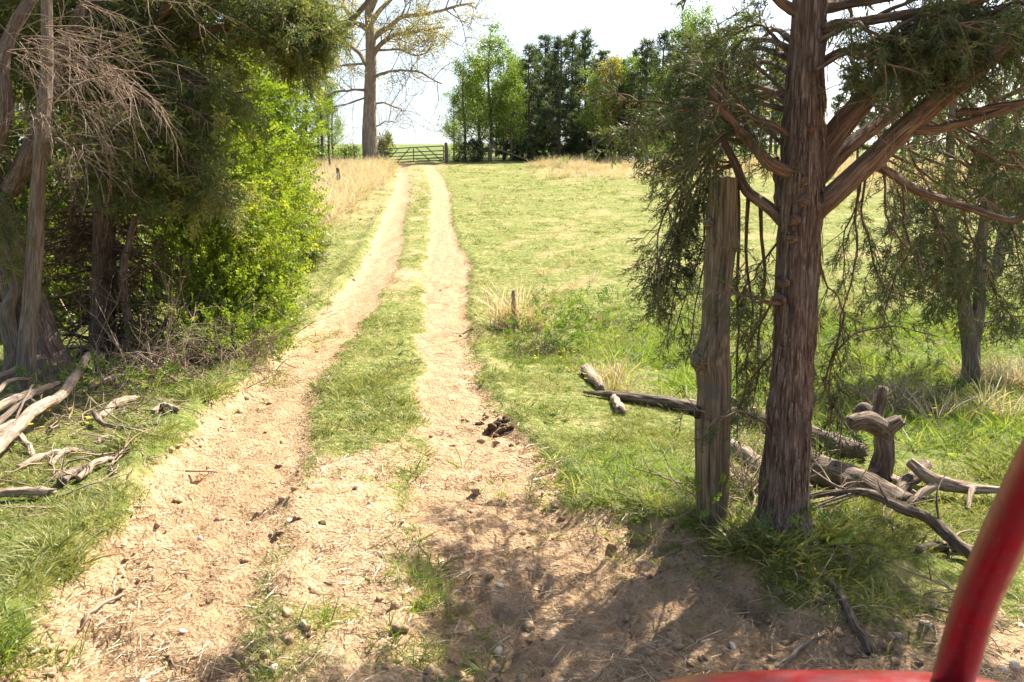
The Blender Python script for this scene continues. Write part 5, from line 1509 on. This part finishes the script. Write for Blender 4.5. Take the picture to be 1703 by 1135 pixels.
# coarser tussocks and weeds through the pasture
X, Y = frustum_pts(60000, 7, 60, 1.0)
d = masks(X, Y)[0]; patch = fbm(X * .8, Y * .8, 103, 4)
keep = (RNG.random(len(X)) > d * 1.6 + .02) & (RNG.random(len(X)) < .05 + .8 * sm(.44, .68, patch)) & (X > xBL(Y) - 4)
X, Y = X[keep], Y[keep]
gn_scatter('tussocks', np.stack([X, Y, gz(X, Y)], 1), (.6 + .8 * RNG.random(len(X))) * (.7 + .022 * Y), [lib('t', tuft(320 + i, 12, .085, .07, .0042, 1.0), M['tussock']) for i in range(5)], 'coarser grass tussocks dotted over the pasture', 'grass', .25)
# sparse blades on the bare strip
X, Y = frustum_pts(26000, 2.3, 9, 1.1)
d, ll, lr, l1, r2, fr = masks(X, Y)
med = (X > np.where(Y < 5.0, np.maximum(xML(Y) + .25, xMR(Y) - .42), xML(Y) - .12)) & (X < xMR(Y) + .1)
pt = fbm(X * 2.6, Y * 2.6, 87, 3)
keep = (d > .3) & clear_of_trunks(X, Y) & (RNG.random(len(X)) < np.where(med, .03 + .5 * sm(.5, .66, pt), .015 + .05 * sm(.55, .7, pt)))
X, Y = X[keep], Y[keep]
gn_scatter('sparse_grass', np.stack([X, Y, gz(X, Y)], 1), .5 + .7 * RNG.random(len(X)), [lib('t', tuft(340 + i, 7, .07, .04, .002, .9), M['grass']) for i in range(3)], 'thin scattered grass sprouting from the bare track', 'grass', .25)
# taller lush tufts by the post, in the marsh and at the hedge foot
lx = []; ly = []; ls = []
for (px, py, n, sp, s) in ((1000, 790, 120, .42, 1.1), (1090, 770, 60, .3, 1.0), (1110, 850, 40, .22, .8), (1180, 860, 30, .2, .7), (1280, 900, 22, .25, .6), (1420, 930, 40, .45, .6), (700, 965, 34, .10, 1.0), (715, 1010, 30, .12, .8), (700, 1090, 34, .14, .9), (530, 1035, 14, .05, .8), (500, 1105, 8, .05, .6), (600, 1110, 8, .08, .6), (20, 1090, 40, .10, 1.2),
                          (1090, 600, 70, .25, 1.9), (1060, 590, 60, .3, 1.4), (1000, 605, 60, .4, 1.2), (1110, 560, 70, .5, 1.7), (1040, 560, 60, .5, 1.4), (1150, 640, 60, .35, 1.5), (970, 570, 50, .5, 1.2), (1240, 640, 60, .4, 1.4), (1200, 500, 60, .5, 2.0), (1130, 520, 50, .5, 1.6), (1450, 560, 80, .6, 1.8), (1500, 520, 80, .8, 1.8), (1560, 620, 90, .6, 1.6), (1400, 650, 80, .6, 1.4), (1660, 560, 90, .8, 2.0), (1690, 520, 80, .9, 2.0), (1350, 520, 70, .8, 1.8), (940, 600, 50, .35, 1.1), (890, 610, 50, .3, 1.0), (60, 690, 40, .5, 1.1), (200, 640, 60, .5, 1.2), (380, 610, 80, .4, 1.2), (300, 650, 70, .5, 1.1), (480, 545, 70, .5, 1.3), (1640, 700, 80, .6, 1.2), (1560, 740, 80, .6, 1.1), (1380, 830, 50, .5, .9)):
    c = pg(px, py)
    lx.append(c[0] + RNG.normal(size=n) * sp); ly.append(c[1] + RNG.normal(size=n) * sp); ls.append(s * (.5 + .7 * RNG.random(n)))
X = np.concatenate(lx); Y = np.concatenate(ly); S_ = np.concatenate(ls)
k = clear_of_trunks(X, Y) & (Y > 1.6); X, Y, S_ = X[k], Y[k], S_[k]
gn_scatter('tall_grass', np.stack([X, Y, gz(X, Y)], 1), S_, [lib('t', tuft(360 + i, 13, .16, .045, .0030, .75, 4), M['grass_lush']) for i in range(5)], 'taller green grass tufts by the post, hedge and marsh', 'grass', .2)
# general marsh growth on the right
X = 1.8 + 9 * RNG.random(9000); Y = 5.6 + 9 * RNG.random(9000)
w = np.exp(-(((X - 5.5) / 4.0) ** 2 + ((Y - 10) / 4.4) ** 2)) * sm(.32, .58, fbm(X * .9, Y * .9, 97, 3))
k = RNG.random(9000) < w * 1.4; X, Y = X[k], Y[k]
gn_scatter('marsh_grass', np.stack([X, Y, gz(X, Y)], 1), .8 + 1.1 * RNG.random(len(X)), [lib('t', tuft(380 + i, 12, .17, .05, .0034, .8, 4), M['grass_lush']) for i in range(4)], 'rank green growth in the damp hollow beyond the logs', 'grass', .2)
# pale dry broom grass
def dry_patch(name, label, X, Y, s, h=.62):
    gn_scatter(name, np.stack([X, Y, gz(X, Y)], 1), s, [lib('t', tuft(400 + i, 22, h, .12, .0075, .42, 4), M['dry']) for i in range(4)], label, 'dry grass', .12)
X = -14 + 12 * RNG.random(9000); Y = 22 + 36 * RNG.random(9000)
k = (RNG.random(9000) < dry_fn(X, Y) * 1.2) & (X < np.interp(Y, [22, 30, 40, 50, 58], [-5.6, -6.3, -7.0, -7.6, -8.4]) + RNG.normal(size=9000) * .35); X, Y = X[k], Y[k]
dry_patch('dry_grass', 'tall pale dry grass between the hedge and the oak', X, Y, (.8 + .75 * RNG.random(len(X))))
X = 1 + 30 * RNG.random(9000); Y = 46 + 16 * RNG.random(9000)
k = RNG.random(9000) < dry_fn(X, Y) * .8 * (.35 + .65 * sm(53, 58, Y)) * sm(.35, .55, fbm(X * .5, Y * .5, 19, 2)); X, Y = X[k], Y[k]
dry_patch('dry_grass', 'pale dry grass fringe along the top of the pasture', X, Y, .55 + .75 * RNG.random(len(X)), .7)
X = 15 + 22 * RNG.random(8000); Y = 18 + 44 * RNG.random(8000); k = RNG.random(8000) < dry_fn(X, Y) * .6
dry_patch('dry_grass', 'orange dry grass field behind the small dark cedar', X[k], Y[k], .8 + .7 * RNG.random(k.sum()))
X = -34 + 22 * RNG.random(8000); Y = 14 + 44 * RNG.random(8000); k = RNG.random(8000) < dry_fn(X, Y) * .5
dry_patch('dry_grass', 'dry grass field beyond the hedge', X[k], Y[k], .8 + .7 * RNG.random(k.sum()))
cs = pg(862, 545)
X = cs[0] + .05 + RNG.normal(size=16) * .18; Y = cs[1] + .15 + RNG.normal(size=16) * .2
dry_patch('dry_weeds', 'wispy dry stalks round the short leaning stake', X, Y, 1.0 + .5 * RNG.random(16), .62)
lx = []; ly = []
for (px, py, n, sp) in ((1690, 640, 40, .25), (1440, 520, 10, .4), (1100, 440, 10, 1.0), (990, 470, 8, 1.2), (800, 330, 14, 1.5), (1000, 640, 6, .2), (1560, 690, 14, .4)):
    c = pg(px, py); lx.append(c[0] + RNG.normal(size=n) * sp); ly.append(c[1] + RNG.normal(size=n) * sp)
X = np.concatenate(lx); Y = np.concatenate(ly)
dry_patch('dry_tufts', 'scattered bleached grass tufts in the pasture and marsh', X, Y, .45 + .4 * RNG.random(len(X)), .6)

# straw and needle litter, pebbles, clods
def straw_lib(seed, l):
    r = np.random.default_rng(seed); mb = MB()
    tube(mb, [np.array([-l / 2, 0, 0]), np.array([0, r.normal() * l * .06, .004]), np.array([l / 2, 0, r.random() * .006])], [.0013, .0016, .0008], 3, 4, cap=False)
    return mb
X, Y = frustum_pts(60000, 2.2, 13, 1.3, 1.05)
d, ll, lr, l1, r2, fr = masks(X, Y)
pt = fbm(X * 1.8, Y * 1.8, 121, 3)
k = (d > .25) & (RNG.random(len(X)) < .12 + .75 * sm(.42, .62, pt)); X, Y = X[k], Y[k]
rot = np.stack([RNG.normal(size=len(X)) * .15, RNG.normal(size=len(X)) * .18, RNG.random(len(X)) * 6.283], 1)
gn_scatter('straw_litter', np.stack([X, Y, gz(X, Y) + .004], 1), .5 + 1.1 * RNG.random(len(X)), [lib('t', straw_lib(500 + i, .05 + .015 * i), M['straw']) for i in range(4)], 'straw and needle litter on the bare track', 'litter', rot=rot)

def lump_lib(seed, r0, m, amp=.35, name='lump'):
    r = np.random.default_rng(seed)
    import bmesh
    bm = bmesh.new(); bmesh.ops.create_icosphere(bm, subdivisions=2, radius=1)
    V = np.array([v.co[:] for v in bm.verts]); Fc = np.array([[v.index for v in f.verts] for f in bm.faces]); bm.free()
    q = vn(V[:, 0] * 1.4 + 9 + seed, V[:, 1] * 1.4 + V[:, 2] * 1.7 + 9, seed % 20) + .5 * vn(V[:, 0] * 3 + 9 + seed, V[:, 1] * 3 + V[:, 2] * 3 + 9, seed % 17)
    V = V * (1 + amp * (q[:, None] - .75) * 2) * np.array([1, .8 + .3 * r.random(), .55 + .2 * r.random()]) * r0
    mb = MB(); mb.add(V, Fc); return mb
X, Y = frustum_pts(5000, 2.2, 14, 1.2, 1.05)
d, ll, lr, l1, r2, fr = masks(X, Y)
pt = fbm(X * 1.2, Y * 1.2, 131, 3)
k = (d > .4) & (RNG.random(len(X)) < .10 + .6 * sm(.5, .68, pt)); X, Y = X[k], Y[k]
gn_scatter('gravel', np.stack([X, Y, gz(X, Y) + .001], 1), .25 + .9 * RNG.random(len(X)) ** 4 * 1.8, [lib('t', lump_lib(600 + i, .013, None), M['stone'], True) for i in range(4)], 'pebbles strewn in the wheel ruts', 'gravel', .4)
X, Y = frustum_pts(16000, 2.2, 22, 1.1, 1.05)
d, ll, lr, l1, r2, fr = masks(X, Y)
near_edge = np.exp(-(l1 / .22) ** 2) + np.exp(-(r2 / .2) ** 2) + .8 * np.exp(-((X - xML(Y)) / .12) ** 2) + .6 * fr
k = (d > .35) & (RNG.random(len(X)) < .04 + .7 * near_edge * sm(.4, .6, fbm(X * 1.5, Y * 1.5, 141, 2))); X, Y = X[k], Y[k]
gn_scatter('soil_clods', np.stack([X, Y, gz(X, Y)], 1), .4 + 1.5 * RNG.random(len(X)) ** 2.2, [lib('t', lump_lib(620 + i, .018, None, .5), M['clod'], True) for i in range(4)], 'crumbled soil clods along the rut edges', 'soil', .4)
def twig_lib(seed):
    r = np.random.default_rng(seed); mb = MB(); q = [np.zeros(3)]; d = np.array([1., 0, .05])
    for j in range(5):
        d = nrm(d + r.normal(size=3) * np.array([.1, .35, .12])); q.append(q[-1] + d * .07)
    tube(mb, q, [.0055, .002], 5, 9)
    for j in (2, 3):
        d2 = nrm(d + r.normal(size=3) * .7); tube(mb, [q[j], q[j] + d2 * .06, q[j] + d2 * .11 + np.array([0, 0, .01])], [.003, .001], 4, 4)
    return mb
lx = []; ly = []
for (px, py, n, sp) in ((60, 700, 90, .55), (110, 770, 50, .5), (200, 680, 60, .5), (60, 830, 30, .4), (300, 630, 60, .5), (1420, 850, 40, .4), (1230, 830, 25, .25), (1500, 1040, 6, .3)):
    c = pg(px, py); lx.append(c[0] + RNG.normal(size=n) * sp); ly.append(c[1] + RNG.normal(size=n) * sp)
X = np.concatenate(lx); Y = np.concatenate(ly); k = clear_of_trunks(X, Y); X, Y = X[k], Y[k]
rot = np.stack([RNG.normal(size=len(X)) * .2, RNG.normal(size=len(X)) * .22, RNG.random(len(X)) * 6.283], 1)
gn_scatter('twig_litter', np.stack([X, Y, gz(X, Y) + .015], 1), .5 + 1.2 * RNG.random(len(X)), [lib('t', twig_lib(650 + i), M['dead_wood'], True) for i in range(5)], 'small dead twigs littering the verge and log area', 'litter', rot=rot)
# yellow flowers
fx = []; fy = []
for (px, py, n, sp) in ((930, 605, 14, .3), (1000, 640, 10, .3), (240, 690, 6, .5), (80, 700, 5, .3), (1580, 700, 10, .5), (90, 740, 3, .1)):
    c = pg(px, py); fx.append(c[0] + RNG.normal(size=n) * sp); fy.append(c[1] + RNG.normal(size=n) * sp)
X = np.concatenate(fx); Y = np.concatenate(fy)
fm = MB()
for k in range(7):
    a = k * .9; c_, s_ = math.cos(a), math.sin(a)
    fm.add([[0, 0, .13], [c_ * .013 - s_ * .006, s_ * .013 + c_ * .006, .135], [c_ * .018, s_ * .018, .132], [c_ * .013 + s_ * .006, s_ * .013 - c_ * .006, .135]], np.array([[0, 1, 2, 3]]))
gn_scatter('yellow_flowers', np.stack([X, Y, gz(X, Y)], 1), .8 + .5 * RNG.random(len(X)), [lib('t', fm, M['yellow'])], 'small yellow flowers dotted in the verge grass', 'flowers', .2)

# ------------------------------------------------------------------ single lumps of dung and stones on the track
def lumps(name, spec, m, cat):
    for px, py, r, lab in spec:
        c = pg(px, py); o = lump_lib(int(px + py), r, None, .5).build(name, M[m])
        o.location = (c[0], c[1], c[2] + r * .25); o.rotation_euler = (0, 0, px * .7); tag(o, lab, cat)
c = pg(832, 716)
dg = thing('dung_pile', c, 'dark crumbly dung heap on the verge of the right-hand rut', 'dung')
dg['label'] = 'dark crumbly dung heap at the verge of the wheel rut'
for k in range(16):
    p = c + np.array([RNG.normal() * .07, RNG.normal() * .08, 0]); p[2] = float(gz(p[0], p[1])) + .012 + .02 * RNG.random()
    q = lump_lib(700 + k, .022 + .016 * RNG.random(), None, .6).build('lump', M['dung'], dg); q.location = p - c
lumps('dung_lump', ((798, 707, .035, 'single dark dung lump just above the dung heap'), (850, 742, .02, 'small dark dung lump just below the dung heap'), (535, 872, .022, 'flat dark dung lump on the bare median strip'), (352, 960, .014, 'small dark lump in the left rut')), 'dung', 'dung')
lumps('stone', ((832, 512, .10, 'pale rough stone beside the short leaning stake'), (843, 520, .07, 'smaller stone against the pale rough stone'), (820, 505, .06, 'low stone before the pale rough stone')), 'stone', 'stone')
